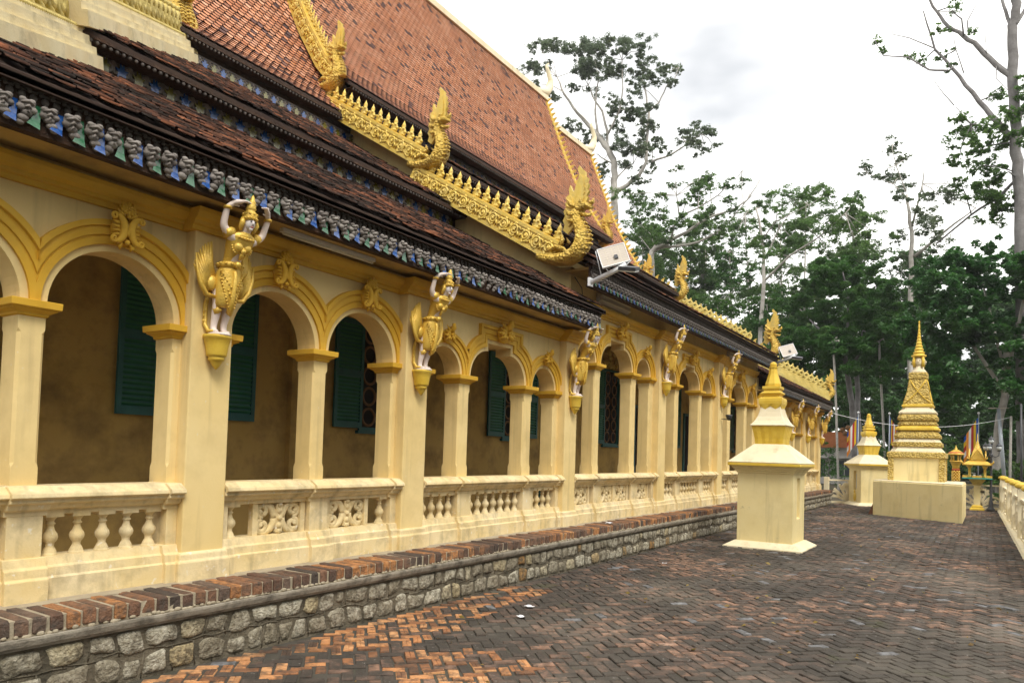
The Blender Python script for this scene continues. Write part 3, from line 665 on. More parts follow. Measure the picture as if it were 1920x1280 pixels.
# far slopes (unseen side) and hipped ends, plain
for prof,ya,yb in ((PCc,YG0,YG1),(PCw,6.85,10.9),(PCw,23.7,27.75)): deck('far_slope',[(-16.9-x,z) for x,z in prof],k_(ya),k_(yb))
for f in (lambda y:y,lambda y:34.6-y):
    MB().add([(.62,f(.9),4.05),(-17.5,f(.9),4.05),(-14.3,f(4.08),5.84),(-2.57,f(4.08),5.84)],[(0,1,2,3)]).build('hip_end','tile_old',TP)
    MB().add([(-2.3,f(3.75),6.14),(-14.6,f(3.75),6.14),(-11.4,f(7.05),8.13),(-5.5,f(7.05),8.13)],[(0,1,2,3)]).build('hip_end','tile_old',TP)
# gable walls of the centre hall and of the upper wings
GW=[(0.,3.5),(0.,4.72),(-3.05,6.58),(-3.05,6.98),(-5.75,8.72),(-5.75,9.3),(-6.6,10.7),(-8.45,14.9),(-8.45,3.5)]
for ya in (11.05,23.35): MB().extr(GW,ys,ya,ya+.2).build('gable_wall','cream',TP)
for ya in (7.2,27.2): MB().extr([(-5.5,7.6),(-5.5,8.4),(-6.6,9.9),(-8.45,14.1),(-8.45,7.6)],ys,ya,ya+.15).build('gable_wall','cream',TP)
# tier walls (dark, behind friezes)
MB().box(-2.75,-2.60,4.05,11.1,5.6,6.3).build('tier_wall','dark_wood',TP); MB().box(-2.75,-2.60,23.5,30.5,5.6,6.3).build('tier_wall','dark_wood',TP)
MB().box(-5.7,-5.55,7.1,11.1,7.9,8.75).build('tier_wall','dark_wood',TP); MB().box(-5.7,-5.55,23.5,27.5,7.9,8.75).build('tier_wall','dark_wood',TP)
MB().box(-3.3,-3.12,11.3,23.3,6.8,7.4).build('tier_wall','dark_wood',TP); MB().box(-5.85,-5.7,11.3,23.3,8.8,9.7).build('tier_wall','dark_wood',TP)
# ridges
MB().box(-8.58,-8.30,YG0-.1,YG1+.1,15.33,15.52).build('ridge','stupa_white',TP); MB().box(-8.58,-8.30,6.8,10.8,14.55,14.74).build('ridge','stupa_white',TP); MB().box(-8.58,-8.30,23.8,27.8,14.55,14.74).build('ridge','stupa_white',TP)
# soffits
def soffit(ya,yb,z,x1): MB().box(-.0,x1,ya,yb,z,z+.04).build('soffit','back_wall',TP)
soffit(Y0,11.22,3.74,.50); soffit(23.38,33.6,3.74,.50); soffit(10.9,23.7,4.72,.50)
# ================================================================ eaves: friezes of stucco flowers and coloured glass
def rosette():
    b=MB(True)  # x out, y along, z up ; about .12 wide .19 high
    b.ball((.0,0,.045),.055,9,6,.7,1.0,.85); b.ball((.025,.0,.05),.026,7,5)
    for s,yy,zz,r in ((1,.03,.02,.034),(1,-.034,.028,.032),(1,.0,-.005,.036),(1,-.02,-.045,.036),(1,-.035,-.075,.026),(1,.028,.075,.024),(1,-.028,.08,.024)): b.ball((.018,yy,zz),r,7,5,.8,1.1,.8)
    for k in range(3): b.tube([(.03,-.045+.02*k,.06-.03*k),(.05,.0,.072-.03*k),(.03,.045-.015*k,.055-.035*k)],[.006,.012,.005],5)
    return b
RS=rosette()
def glasspc():
    b=MB(); b.grid([[(.0,-.018,.09),(.0,.018,.09)],[(.016,-.024,.03),(.016,.012,.03)],[(.026,-.05,-.035),(.026,.006,-.045)],[(.05,-.082,-.085),(.05,.0,-.105)]]); return b
GP=glasspc()
RS2=MB(True).merge(RS); RS2.v=[(x,-y*1.05,z*.95) for x,y,z in RS2.v]; RS2.f=[tuple(reversed(f)) for f in RS2.f]; RSm2=RS2.mesh('rosette','stucco_grey')
RSm,GBm,GGm=RS.mesh('rosette','stucco_grey'),GP.mesh('glass_piece','glass_blue'),GP.mesh('glass_piece','glass_green')
def addm(J,src,loc,sc=(1,1,1),rz=0,ry=0):
    M=Matrix.Translation(loc)@Matrix.Rotation(rz,4,'Z')@Matrix.Rotation(ry,4,'Y')@Matrix.Diagonal((*sc,1)); k=len(J.v)
    J.v+=[tuple(M@Vector(p)) for p in src.v]; J.f+=[tuple(t+k for t in f) for f in src.f]; J.sm+=src.sm
def drip():
    b=MB(True); b.ball((0,0,0),.028,6,4,.7,1,1.3); b.ball((.01,0,-.045),.016,5,4,.8,1,1.2); b.tube([(0,-.02,.05),(.015,0,.04),(0,.02,.05)],.012,5); return b
DR=drip()
def eave(ya,yb,zb,zt,x,pitch,singles,dark):
    """hanging petal frieze at x, from zb to zt, with carved fringe above"""
    fr=MB().box(x-.05,x-.02,ya,yb,zb+.03,zt-.02).build('eaves_frieze','dark_wood',TP)
    MB().box(x-.10,x-.02,ya,yb,zb+.005,zb+.03).build('drip_board','dark_wood',fr)
    n=int((yb-ya)/pitch); JR=MB(True); JB=MB(); JG=MB(); JD=MB(True)
    zc=zb+.115
    for k in range(n):
        y=ya+pitch*(k+.5)
        if singles:
            q1,q2,q3=(rs.uniform(-1,1) for _ in range(3)); inst('rosette',RSm if rs.random()<.6 else RSm2,fr,(x+.006*q1,y+.006*q2,zc+.01),(.12*q3,.25+.1*q1,.1*q2),(1,1.03+.07*q2,1.02+.08*q1))
            if rs.random()<.94: inst('glass_piece',GBm if k%2 else GGm,fr,(x-.005,y+pitch*.5,zc),(.08*q1,.08*q2,0),(1,1+.1*q3,1+.1*q1))
        else:
            addm(JR,RS,(x,y,zc+.01),(1,1.05,1.05),0,.25); addm(JB if k%2 else JG,GP,(x-.005,y+pitch*.5,zc))
    m=int((yb-ya)/.075)
    for k in range(m):
        y=ya+.075*(k+.5)
        for q,zz in enumerate((zb+.245,zb+.31,zb+.37)):
            if zz<zt-.03: addm(JD,DR,(x-.015+.015*q,y+(.0375 if q%2 else 0),zz),(1,1,.8))
    if JR.v: tag(JR.build('rosettes',dark,fr),kind='stuff'); tag(JB.build('blue_glass','glass_blue',fr),kind='stuff'); tag(JG.build('green_glass','glass_green',fr),kind='stuff')
    if JD.v: tag(JD.build('fringe','stucco_dark',fr),kind='stuff')
    MB().box(x-.1,x+.075,ya,yb,zt-.06,zt-.02).build('tile_batten','dark_wood',fr)
eave(1.9,11.24,3.705,4.06,.545,.147,True,'stucco_grey')
eave(10.8,23.8,4.40,4.82,.545,.147,False,'stucco_dark')
eave(23.38,33.6,3.705,4.06,.545,.147,False,'stucco_dark')
# tier B and C friezes: lace of curled leaves with star shaped glass
def curl():
    b=MB(True)
    for s in (-1,1):
        b.tube(spiral((s*.045,.0),.045,1.1,s,PI/2,.0),[.02]*20+[.018]*6,6)
        for k in range(3): b.ball((.012,s*(.05+.018*k),-.03-.018*k),.026-.004*k,6,4,.7,1.2,.8)
    b.ball((.01,0,.06),.03,6,4); b.tube([(0,-.13,.085),(.01,-.06,.05),(.0,0,.09),(.01,.06,.05),(0,.13,.085)],.012,5)
    return b
CU_=curl()
def star():
    b=MB(); P=[(0,-.075),(.05,-.07),(.045,-.01),(.075,.03),(.03,.025),(.02,.085),(0,.05),(-.02,.085),(-.03,.025),(-.075,.03),(-.045,-.01),(-.05,-.07)]
    b.extr(P,lambda a,c_,t:(t,a,c_),-.006,.006); return b
SR=star()
CUm,SBm,SOm=CU_.mesh('curled_leaf','stucco_grey'),SR.mesh('glass_star','glass_blue'),SR.mesh('glass_star','glass_olive')
QD=MB().box(-.004,.006,-.018,.018,-.012,.012); QBm,QOm=QD.mesh('glass_chip','glass_blue'),QD.mesh('glass_chip','glass_olive')
def lace(ya,yb,x,zb,zt,pitch,sc,singles,chips=True):
    fr=MB().box(x-.03,x-.012,ya,yb,zb,zt).build('tier_frieze','dark_wood',TP); n=int((yb-ya)/pitch); J=MB(True); JB=MB(); JO=MB()
    MB().box(x-.02,x+.022,ya,yb,zt-.035,zt-.005).build('lace_band','stucco_dark',fr)
    for k in range(n):
        y=ya+pitch*(k+.5); zc=zb+.09*sc
        if singles:
            inst('curled_leaf',CUm,fr,(x,y,zc),(0,0,0),(1,sc,sc)); inst('glass_star',SBm if k%2 else SOm,fr,(x+.026,y+pitch/2,zc-.012),(0,0,0),(1,sc*.95,sc*1.1))
            if chips and k%3==0: inst('glass_chip',QBm if k%2 else QOm,fr,(x+.09,y,zt+.03),(0,.5,0))
        else: addm(J,CU_,(x,y,zc),(1,sc,sc)); addm(JB if k%2 else JO,SR,(x+.004,y+pitch/2,zc-.005),(1,sc,sc))
    if J.v: tag(J.build('curled_leaves','stucco_grey',fr),kind='stuff'); tag(JB.build('blue_glass','glass_blue',fr),kind='stuff'); tag(JO.build('olive_glass','glass_olive',fr),kind='stuff')
lace(4.1,11.05,-2.56,5.86,6.10,.205,1.12,True); lace(23.55,30.5,-2.56,5.86,6.10,.205,1.12,False)
lace(7.1,11.05,-5.49,8.16,8.36,.185,.95,True,False); lace(23.55,27.5,-5.49,8.16,8.36,.185,.95,False)
lace(11.3,23.3,-3.08,6.92,7.12,.185,1.,False); lace(11.3,23.3,-5.66,9.08,9.29,.2,1.,False)
for (ya,yb,x,z) in ((3.9,11.1,-2.3,6.10),(23.5,30.7,-2.3,6.10),(6.9,11.0,-5.3,8.53),(23.7,27.7,-5.3,8.53),(10.8,23.8,-2.75,7.15),(10.8,23.8,-5.3,9.31)):
    e_=MB().box(x-.03,x+.02,ya,yb,z-.035,z+.0); e_.box(x-.26,x-.03,ya,yb,z-.05,z-.03); eb=e_.build('eaves_board','dark_wood',TP)
    bd=MB(True); yy=ya+.05
    while yy<yb-.03: bd.ball((x-.005,yy,z-.055),.024,6,4,.9,1,1.1); yy+=.075
    tag(bd.build('bead_row','stucco_dark',eb),kind='stuff')
# ================================================================ verge rails, crests and naga finials
def crest_lump():
    b=MB(True); b.lathe([(.06,0),(.062,.03),(.045,.05),(.058,.08),(.05,.12),(.03,.135),(.04,.165),(.03,.20),(.012,.23),(.002,.26)],8,(0,0,0),0,lambda a,z:1+.12*math.cos(3*a+z*20),None,.9,.7)
    for s in (-1,1): b.ball((s*.045,.0,.06),.03,6,5); b.ball((s*.03,-.03,.11),.022,6,4)
    return b
CL=crest_lump()
def scroll_relief():
    b=MB(True); b.tube([(p[1],-.012,p[2]) for p in spiral((0,0),.105,1.6,1,-PI/2,0)],[.024]*26,6)
    for k in range(6):
        a=k*1.05; b.tube([(.08*math.cos(a),-.008,.08*math.sin(a)),(.13*math.cos(a+.4),-.02,.12*math.sin(a+.4)),(.15*math.cos(a+.9),-.005,.13*math.sin(a+.9))],[.022,.018,.004],5)
    b.ball((0,-.02,0),.03,7,5); return b
SRl=scroll_relief()
def tooth():
    P=[(-.055,0),(.055,0),(.05,.07),(.02,.14),(.035,.2),(.0,.17),(-.04,.11)]
    return MB().extr([(a,b) for a,b in P],lambda a,b,t:(a,t,b),-.02,.02)
TOO=tooth()
def scroll_loop():
    b=MB(True); b.tube([(p[1],0,p[2]+.12) for p in spiral((0,0),.095,1.3,1,-PI/2,0)],[.026]*26,6,sy=1.4); b.ball((.0,0,.235),.03,6,5); b.box(-.09,.09,-.03,.03,-.01,.03); return b
SLP=scroll_loop()
ORN={k:v.mesh(n,m) for k,v,n,m in (('crest',CL,'crest_ornament','gold_rail'),('relief',SRl,'scroll_relief','gold_rail'),('tooth',TOO,'crest_flame','gold_rail'),('loop',SLP,'crest_scroll','gold_old'))}
def verge(name,path,yv,band,m,crest,pitch,relief=True,th=.15,axis=None):
    """path: list of (x,z) of the band's TOP edge from inside to outside (descending +x); band hangs below it"""
    n=len(path); nor=[]
    for i in range(n):
        a,b=path[max(i-1,0)],path[min(i+1,n-1)]; l=math.hypot(b[0]-a[0],b[1]-a[1]); d=((b[0]-a[0])/l,(b[1]-a[1])/l); nn=(-d[1],d[0]); nor.append(nn if nn[1]>0 else (-nn[0],-nn[1]))
    low=[(p[0]-q[0]*band,p[1]-q[1]*band) for p,q in zip(path,nor)]
    def ring(o1,o2,t):
        A=[(p[0]+q[0]*o1,p[1]+q[1]*o1) for p,q in zip(path,nor)]; B=[(p[0]+q[0]*o2,p[1]+q[1]*o2) for p,q in zip(path,nor)]
        return A+B[::-1],t
    b=MB()
    for (o1,o2,t) in ((0,-band,th/2),(.012,-.045,th/2+.02),(-band+.05,-band-.012,th/2+.02),(.03,.005,th/2-.02)):
        P,t=ring(o1,o2,t); k=len(P)//2
        for i in range(k-1): b.extr([P[i],P[i+1],P[2*k-2-i],P[2*k-1-i]],ys,yv-t,yv+t)
    ob=b.build(name,m,TP)
    # walk along
    tot=0; pts=[]
    segs=[]
    for i in range(n-1):
        l=math.hypot(path[i+1][0]-path[i][0],path[i+1][1]-path[i][1]); segs.append((tot,l,i)); tot+=l
    def pos(s,off):
        for t0,l,i in segs:
            if s<=t0+l+1e-6: break
        f=(s-t0)/l; p,q=path[i],path[i+1]; nx,nz_=nor[i][0]*(1-f)+nor[i+1][0]*f,nor[i][1]*(1-f)+nor[i+1][1]*f
        ang=math.atan2(q[1]-p[1],q[0]-p[0]); return p[0]+(q[0]-p[0])*f+nx*off,p[1]+(q[1]-p[1])*f+nz_*off,ang
    k=0; s=pitch*.6
    while s<tot-.1:
        x,z,ang=pos(s,.02)
        lean=-ang if crest=='tooth' else -ang*.35
        sz_=(1.35,1.3,1.15) if crest=='crest' and pitch>.2 else (1,1,1); inst({'crest':'crest_ornament','tooth':'crest_flame','loop':'crest_scroll'}[crest],ORN[crest],ob,(x,yv,z),(0,lean,0),sz_); s+=pitch; k+=1
    if relief:
        s=.16; k=0
        while s<tot-.1:
            x,z,ang=pos(s,-band/2); inst('scroll_relief',ORN['relief'],ob,(x,yv-th/2,z),(0,-ang,0),((1 if k%2 else -1),1,band/.30*.95)); s+=.27; k+=1
    return ob
def naga_mesh():
    b=MB(True)
    P=[(-.66,.06),(-.5,.0),(-.3,-.04),(-.08,-.05),(.10,.02),(.20,.16),(.21,.33),(.15,.49),(.09,.62),(.08,.73),(.13,.81),(.22,.84),(.31,.82),(.37,.79)]
    rad=[.12,.15,.18,.205,.22,.215,.19,.165,.15,.15,.145,.12,.085,.05]
    b.tube([(x,0,z) for x,z in P],rad,14,sy=.60)
    b.tube([(.14,0,.72),(.24,0,.68),(.33,0,.665),(.37,0,.69)],[.07,.055,.04,.015],8,sy=.7)      # lower jaw
    b.tube([(.33,0,.86),(.39,0,.89),(.40,0,.95)],[.05,.035,.008],8)                              # curled snout
    for s in (-1,1):
        b.ball((.19,s*.085,.90),.045,8,6); b.tube([(.10,s*.11,.80),(.02,s*.14,.86),(-.05,s*.13,.97)],[.05,.045,.008],6)
        b.tube([(.09,s*.12,.68),(-.01,s*.14,.70),(-.08,s*.12,.80)],[.045,.04,.008],6); b.tube([(.10,s*.11,.58),(.0,s*.125,.57),(-.08,s*.10,.64)],[.04,.035,.008],6)
        b.tube([(-.45,s*.10,.10),(-.25,s*.12,.16),(-.1,s*.13,.10),(.0,s*.14,.0)],[.03,.04,.04,.02],6)
        b.tube([(-.2,s*.1,.16),(-.12,s*.11,.28),(-.16,s*.09,.36)],[.04,.035,.006],6)
    for k in range(9):  # belly plates
        z=.0+.075*k; x=np.interp(z,[0,.02,.16,.33,.49,.62],[.27,.30,.395,.385,.30,.225])
        b.tube([(x-.14,-.105,z),(x-.012,-.03,z+.012),(x-.012,.03,z+.012),(x-.14,.105,z)],[.012,.02,.02,.012],5)
    return b
def naga_crest():
    b=MB()
    def fl(P,t,ox=0):
        b.extr([(x+ox,z) for x,z in P],lambda a,c_,t_:(a,t_,c_),-t,t)
    main=[(.26,.88),(.31,.97),(.27,1.0),(.325,1.08),(.28,1.11),(.32,1.20),(.27,1.22),(.295,1.31),(.24,1.34),(.24,1.43),(.17,1.49),(.12,1.55),(.09,1.50),(.125,1.40),(.10,1.31),(.065,1.24),(.045,1.14),(.0,1.08),(.02,.98),(-.01,.90),(.04,.80)]
    fl(main,.03); fl([(.5*(x-.17)+.17,.72*(z-1.1)+1.08) for x,z in main],.055)
    fl([(.05,.95),(.035,1.08),(-.02,1.17),(-.05,1.24),(-.075,1.16),(-.06,1.08),(-.11,1.05),(-.09,.97),(-.145,.93),(-.12,.85),(-.17,.79),(-.14,.71),(-.18,.63),(-.14,.55),(-.17,.46),(-.08,.38),(.04,.5),(.05,.75)],.028)
    fl([(.02,.9),(.0,1.0),(-.04,1.06),(-.07,.96),(-.09,.86),(-.11,.72),(-.12,.6),(-.05,.5),(.03,.6)],.05)
    for k in range(4): b.merge(MB(True).tube([(-.02+.01*k,-.035,.62+.1*k),(-.08,-.05,.66+.1*k),(-.13,-.03,.74+.1*k)],[.03,.026,.005],5)); b.merge(MB(True).tube([(-.02+.01*k,.035,.62+.1*k),(-.08,.05,.66+.1*k),(-.13,.03,.74+.1*k)],[.03,.026,.005],5))
    return b
NM,NC=naga_mesh().mesh('naga_finial','gold_scale'),naga_crest().mesh('crest','gold_rail')
def naga(x,y,z,s=1.,rz=0):
    o=inst('naga_finial',NM,TP,(x,y,z),(0,0,rz),(s,s,s)); c=bpy.data.objects.new('crest',NC); COL.objects.link(c); c.parent=o; return o
# centre hall, near end (faces the camera) and far end
r3=[(-3.25,7.10),(.05,5.14)]; r2=[(-6.2,9.36),(-3.0,7.36)]
for yv,cr_ in ((10.66,'crest'),(23.98,'tooth')):
    verge('verge_rail',r3,yv,.33,'gold_rail',cr_,.255,cr_=='crest'); verge('verge_rail',r2,yv,.33,'gold_rail',cr_,.255,cr_=='crest')
    v=[(x+.02,z+.05) for x,z in PCc[::-1]][:-1]+[(-5.62,9.55)]
    verge('gable_verge',v,yv,.33 if cr_=='crest' else .2,'gold_rail','crest' if cr_=='crest' else 'tooth',.17 if cr_=='crest' else .22,cr_=='crest')
    naga(.24,yv,4.92,.97); naga(-2.83,yv,7.12,.92); naga(-5.72,yv,9.38,.88)
for yv in (7.0,27.85):
    v=[(x+.02,z+.05) for x,z in PCw[::-1]][:-1]+[(-5.62,8.77)]
    verge('gable_verge',v,yv,.22,'gold_rail','tooth',.22,False); naga(-5.7,yv,8.6,.85)
# chofa horns at the ridge ends
def chofa(y,z,s):
    b=MB(True).tube([(-8.44,y-s*1.1,z+.02),(-8.44,y-s*.5,z+.08),(-8.44,y-s*.05,z+.22),(-8.44,y+s*.22,z+.52),(-8.40,y+s*.26,z+.85),(-8.42,y+s*.05,z+1.15),(-8.44,y-s*.02,z+1.32),(-8.44,y+s*.16,z+1.5)],[.08,.16,.22,.17,.11,.08,.06,.012],10,sy=.8)
    b.build('ridge_horn','stupa_white',TP)
chofa(24.0,15.45,1); chofa(10.62,15.45,-1); chofa(27.9,14.66,1); chofa(6.9,14.66,-1)
rc=MB(True)
for k in range(13): rc.tube([(-8.44,12.2+.16*k,15.5),(-8.44,12.24+.16*k,15.75+.1*math.sin(k*2)),(-8.44,12.3+.16*k,15.95+.12*math.sin(k*1.7)),(-8.44,12.38+.16*k,15.85)],[.05,.07,.05,.02],6)
rc.tube([(-8.44,12.1,15.53),(-8.44,13.2,15.6),(-8.44,14.5,15.53)],[.05,.07,.04],6); rc.build('ridge_crest','stupa_white',TP)
# hip rails of the wings (near end tops come into the picture at the upper left)
def hip(f,Hf,prof,x0,x1,with_naga):
    z=lambda x:prof[0][1]+(prof[0][0]-x)*(prof[1][1]-prof[0][1])/(prof[0][0]-prof[1][0])
    sgn=f(1)-f(0); n=16
    rows=[]
    a=Vector((x0,f(Hf(x0)),z(x0))); b_=Vector((x1,f(Hf(x1)),z(x1))); d=(b_-a); L_=d.length; d.normalize(); side=Vector((-d.y,d.x,0)).normalized(); up=side.cross(d); up=up if up.z>0 else -up
    hb=MB()
    for (w_,h0,h1) in ((.26,-.06,.10),(.20,.10,.19),(.15,.19,.30),(.10,.30,.36)):
        P=[a+side*w_+up*h0,a-side*w_+up*h0,a-side*w_+up*h1,a+side*w_+up*h1]; Q=[p+d*L_ for p in P]
        hb.add(P+Q,[(0,1,2,3),(7,6,5,4),(0,4,5,1),(1,5,6,2),(2,6,7,3),(3,7,4,0)])
    ho=hb.build('hip_ridge','hip_plaster' if not with_naga else 'gold_old',TP)
    k=.14
    az=math.atan2(d.y,d.x); el=math.asin(-d.z)
    bd=MB(True); q=0
    while q<L_: 
        p=a+d*q+up*.37
        for s in (-1,1): bd.ball(p+side*(.085*s),.026,6,4)
        q+=.055
    tag(bd.build('bead_row','gold_old',ho),kind='stuff')
    while k<L_-.1:
        p=a+d*k+up*.37; inst('crest_scroll',ORN['loop'],ho,p,(0,el,az),(1.45,1.5,1.6)); k+=.25
    return b_,d
idf=lambda y:y
hip(idf,HA,PA,-2.5,.3,False); hip(idf,HB,PBp,-5.55,-2.25,False)
e1,_=hip(lambda y:34.6-y,HA,PA,-2.4,.36,True); naga(.42,34.6-HA(.42)+.0,4.35,.78)
hip(lambda y:34.6-y,HB,PBp,-5.4,-2.3,True)
naga(-5.75,7.15,8.55,1.0)
# ================================================================ bird-women statues that hold up the eaves
def skin_mesh(verts,edges,radii,name,m,sub=2):
    me=bpy.data.meshes.new('tmp'); me.from_pydata(verts,edges,[]); ob=bpy.data.objects.new('tmp',me); COL.objects.link(ob)
    ob.modifiers.new('s','SKIN'); sk=me.skin_vertices[0].data
    for i,r in enumerate(radii): sk[i].radius=r if hasattr(r,'__len__') else (r,r)
    sk[0].use_root=True
    su=ob.modifiers.new('u','SUBSURF'); su.levels=sub; su.render_levels=sub
    dg=bpy.context.evaluated_depsgraph_get(); dg.update(); ev=ob.evaluated_get(dg); out=bpy.data.meshes.new_from_object(ev)
    bpy.data.objects.remove(ob); out.name=name; out.materials.clear(); out.materials.append(MAT[m])
    out.polygons.foreach_set('use_smooth',[True]*len(out.polygons)); return out
sv=[(.11,0,.50),(.14,0,.62),(.20,0,.74),(.25,0,.84),(.285,0,.91),(.31,0,.965),(.325,0,1.02)]; sr=[.085,.062,.075,.07,.035,.055,.05]; se=[(0,1),(1,2),(2,3),(3,4),(4,5),(5,6)]
def chain(start,pts,rads):
    p=start
    for q,r in zip(pts,rads): sv.append(q); sr.append(r); se.append((p,len(sv)-1)); p=len(sv)-1
    return p
for s in (-1,1):
    chain(0,[(.10,s*.055,.44),(.11,s*.052,.28),(.075,s*.05,.08),(.09,s*.055,.025),(.16,s*.06,.018)],[.07,.05,.03,.03,.02])
    e=chain(3,[(.255,s*.115,.855),(.25,s*.205,.93),(.285,s*.215,1.08),(.31,s*.19,1.125)],[.042,.034,.027,.024])
    h=chain(e,[(.345,s*.15,1.145)],[.026])
    for k in range(4): chain(h,[(.36+.012*k,s*(.115-.004*abs(k-1)),1.15),(.365+.014*k,s*(.075-.006*abs(k-1)),1.150-.004*k)],[.0075,.006])
    chain(e,[(.315,s*.155,1.115),(.33,s*.125,1.11)],[.009,.007])
def lean_pt(p):
    z=max(0,p[2]); k=z/1.2; return (p[0]+.11*k**1.4,p[1]+.05*k,p[2])
BODY=skin_mesh(sv,se,sr,'body','skin')
for v_ in BODY.vertices: v_.co=lean_pt(v_.co)
def ell(cx,cz,rx,ry,n=20,f=None,tilt=0):
    return [(cx+rx*math.cos(2*PI*k/n)*(f(k) if f else 1),ry*math.sin(2*PI*k/n)*(f(k) if f else 1),cz+tilt*math.cos(2*PI*k/n)) for k in range(n)]
def st_skirt():
    b=MB(True); fl=lambda k:1+.03*math.cos(k*PI)
    b.grid([ell(.148,.665,.062,.068),ell(.142,.63,.078,.088),ell(.128,.57,.098,.108),ell(.122,.50,.112,.116),ell(.125,.42,.113,.112,20,fl),ell(.13,.34,.104,.104,20,fl),ell(.135,.275,.09,.096,20,fl),ell(.13,.235,.066,.084,20,fl),ell(.115,.245,.03,.06)],True)
    b.tube([(.20,0,.62),(.236,0,.53),(.243,.0,.42),(.236,.0,.30),(.218,0,.22),(.20,0,.19)],[.018,.02,.022,.026,.03,.012],8)
    for s in (-1,1):
        for k in range(10): t=k/9; b.ball((.235-.05*t,s*(.03+.075*t),.24+.25*t),.011,6,4)
        for k in range(8): t=k/7; b.ball((.245-.07*t,s*(.02+.092*t),.33+.22*t),.010,6,4)
        for k in range(6): t=k/5; b.ball((.243-.06*t,s*(.03+.085*t),.42+.14*t),.009,6,4)
        b.tube([(.03,s*.095,.46),(.005,s*.105,.27),(.01,s*.095,.09),(.05,s*.08,.03),(.12,s*.08,.026)],[.02,.022,.022,.018,.012],7)
        for k in range(7): b.ball((.022,s*.122,.12+.045*k),.011,6,4)
        b.tube([(.08,s*.06,.245),(.12,s*.06,.205),(.15,s*.055,.235)],[.032,.036,.03],7)
    b.grid([ell(.142,.655,.082,.09),ell(.14,.648,.098,.108),ell(.134,.61,.108,.118),ell(.132,.60,.09,.10)],True)
    for k in range(14): a=2*PI*k/14; b.ball((.137+.106*math.cos(a),.115*math.sin(a),.63),.014,6,4)
    b.ball((.245,0,.625),.034,8,6); return b
def st_bodice():
    b=MB(True)
    b.grid([ell(.142,.625,.075,.085),ell(.148,.655,.072,.08),ell(.165,.69,.078,.086),ell(.19,.74,.088,.098),ell(.215,.79,.095,.118),ell(.238,.85,.09,.138),ell(.258,.885,.07,.115),ell(.272,.91,.05,.06)],True)
    for s in (-1,1):
        b.ball((.275,s*.044,.775),.045,10,7)
        for k in range(9): a=PI+PI*k/8; b.ball((.272+.03*math.cos(a)*0,s*.044+.056*math.cos(a),.775+.052*math.sin(a)),.012,6,4)
        b.tube([(.246,s*.10,.895),(.250,s*.145,.885),(.25,s*.165,.915)],[.05,.056,.044],8)
    for k in range(13):
        a=-PI/2+PI*k/12; b.ball((.255+.082*math.cos(a),.105*math.sin(a),.872-.025*math.cos(a)),.013,6,4); b.ball((.255+.068*math.cos(a),.085*math.sin(a),.893-.02*math.cos(a)),.010,6,4)
    b.ball((.298,0,.74),.026,7,5); b.tube([(.292,0,.78),(.285,0,.71),(.26,0,.67)],[.012,.022,.014],6); return b
def st_bracelet(s): return MB(True).lathe([(.029,-.014),(.037,-.008),(.040,0),(.037,.008),(.029,.014)],10,(.289,s*.212,1.082))
def st_crown():
    b=MB(True); c=(.318,0,0)
    b.lathe([(.060,1.012),(.066,1.020),(.068,1.034),(.066,1.05),(.062,1.072),(.052,1.090),(.040,1.100),(.042,1.112),(.048,1.122),(.038,1.136),(.042,1.150),(.031,1.164),(.035,1.18),(.022,1.20),(.016,1.225),(.003,1.25)],14,c)
    for k in range(16): a=2*PI*k/16; b.ball((c[0]+.067*math.cos(a),.067*math.sin(a),1.030),.010,6,4)
    for k in range(10): a=2*PI*k/10; b.ball((c[0]+.060*math.cos(a),.060*math.sin(a),1.068),.013,6,4)
    for s in (-1,1): b.tube([(.315,s*.066,1.03),(.33,s*.073,.985),(.31,s*.07,.945),(.30,s*.058,.92)],[.018,.026,.022,.012],8)
    b.tube([(.268,0,1.04),(.262,0,.97),(.272,0,.92)],[.035,.045,.03],8); return b
def st_face():
    b=MB(True); b.tube([(.372,0,1.01),(.383,0,.99),(.388,0,.975),(.378,0,.968)],[.007,.010,.013,.006],6)
    b.ball((.335,0,.985),.05,12,9,.95,.92,1.15); b.ball((.362,0,.935),.018,8,6); return b
def st_eyes():
    b=MB(True)
    for s in (-1,1):
        b.ball((.3795,s*.021,.999),.008,7,5,.5,1.3,.7); b.tube([(.377,s*.006,1.012),(.376,s*.022,1.019),(.368,s*.036,1.013)],[.002,.003,.0015],5)
    return b
def st_lips(): return MB(True).tube([(.372,-.016,.951),(.382,0,.950),(.372,.016,.951)],[.003,.0065,.003],6)
def st_wing(s):
    b=MB(True)   # broad fan of feathers rising behind the hip along the pilaster
    root=Vector((.09,s*.10,.47)); n=9
    for k in range(n):
        t=k/(n-1); a=R(100-62*t); L_=.36-.16*t
        dy,dz=math.cos(a),math.sin(a)
        tip=root+Vector((-.035,s*(.10+.02*t+L_*dy*.55),L_*dz+.0)); st0=root+Vector((.0,s*(.01+.06*t),-.10*t))
        mid=st0.lerp(tip,.5)+Vector((.02,s*.035*(1-t),-.015)); b.tube([st0,mid,tip],[.028,.032,.009],6,sy=.55)
    b.ball(tuple(root+Vector((.015,s*.04,-.02))),.062,10,7,.55,.8,1.1); b.tube([(p[0]+.075,s*(.145+p[1]),p[2]+.455) for p in spiral((0,0),.06,1.4,1,0,0.)],.012,6)
    b.tube([tuple(root+Vector((.03,s*.0,-.14))),tuple(root+Vector((.03,s*.09,-.13))),tuple(root+Vector((.02,s*.15,-.04))),tuple(root+Vector((-.0,s*.185,.08))),tuple(root+Vector((-.03,s*.20,.22)))],[.016,.022,.022,.016,.006],6)
    return b
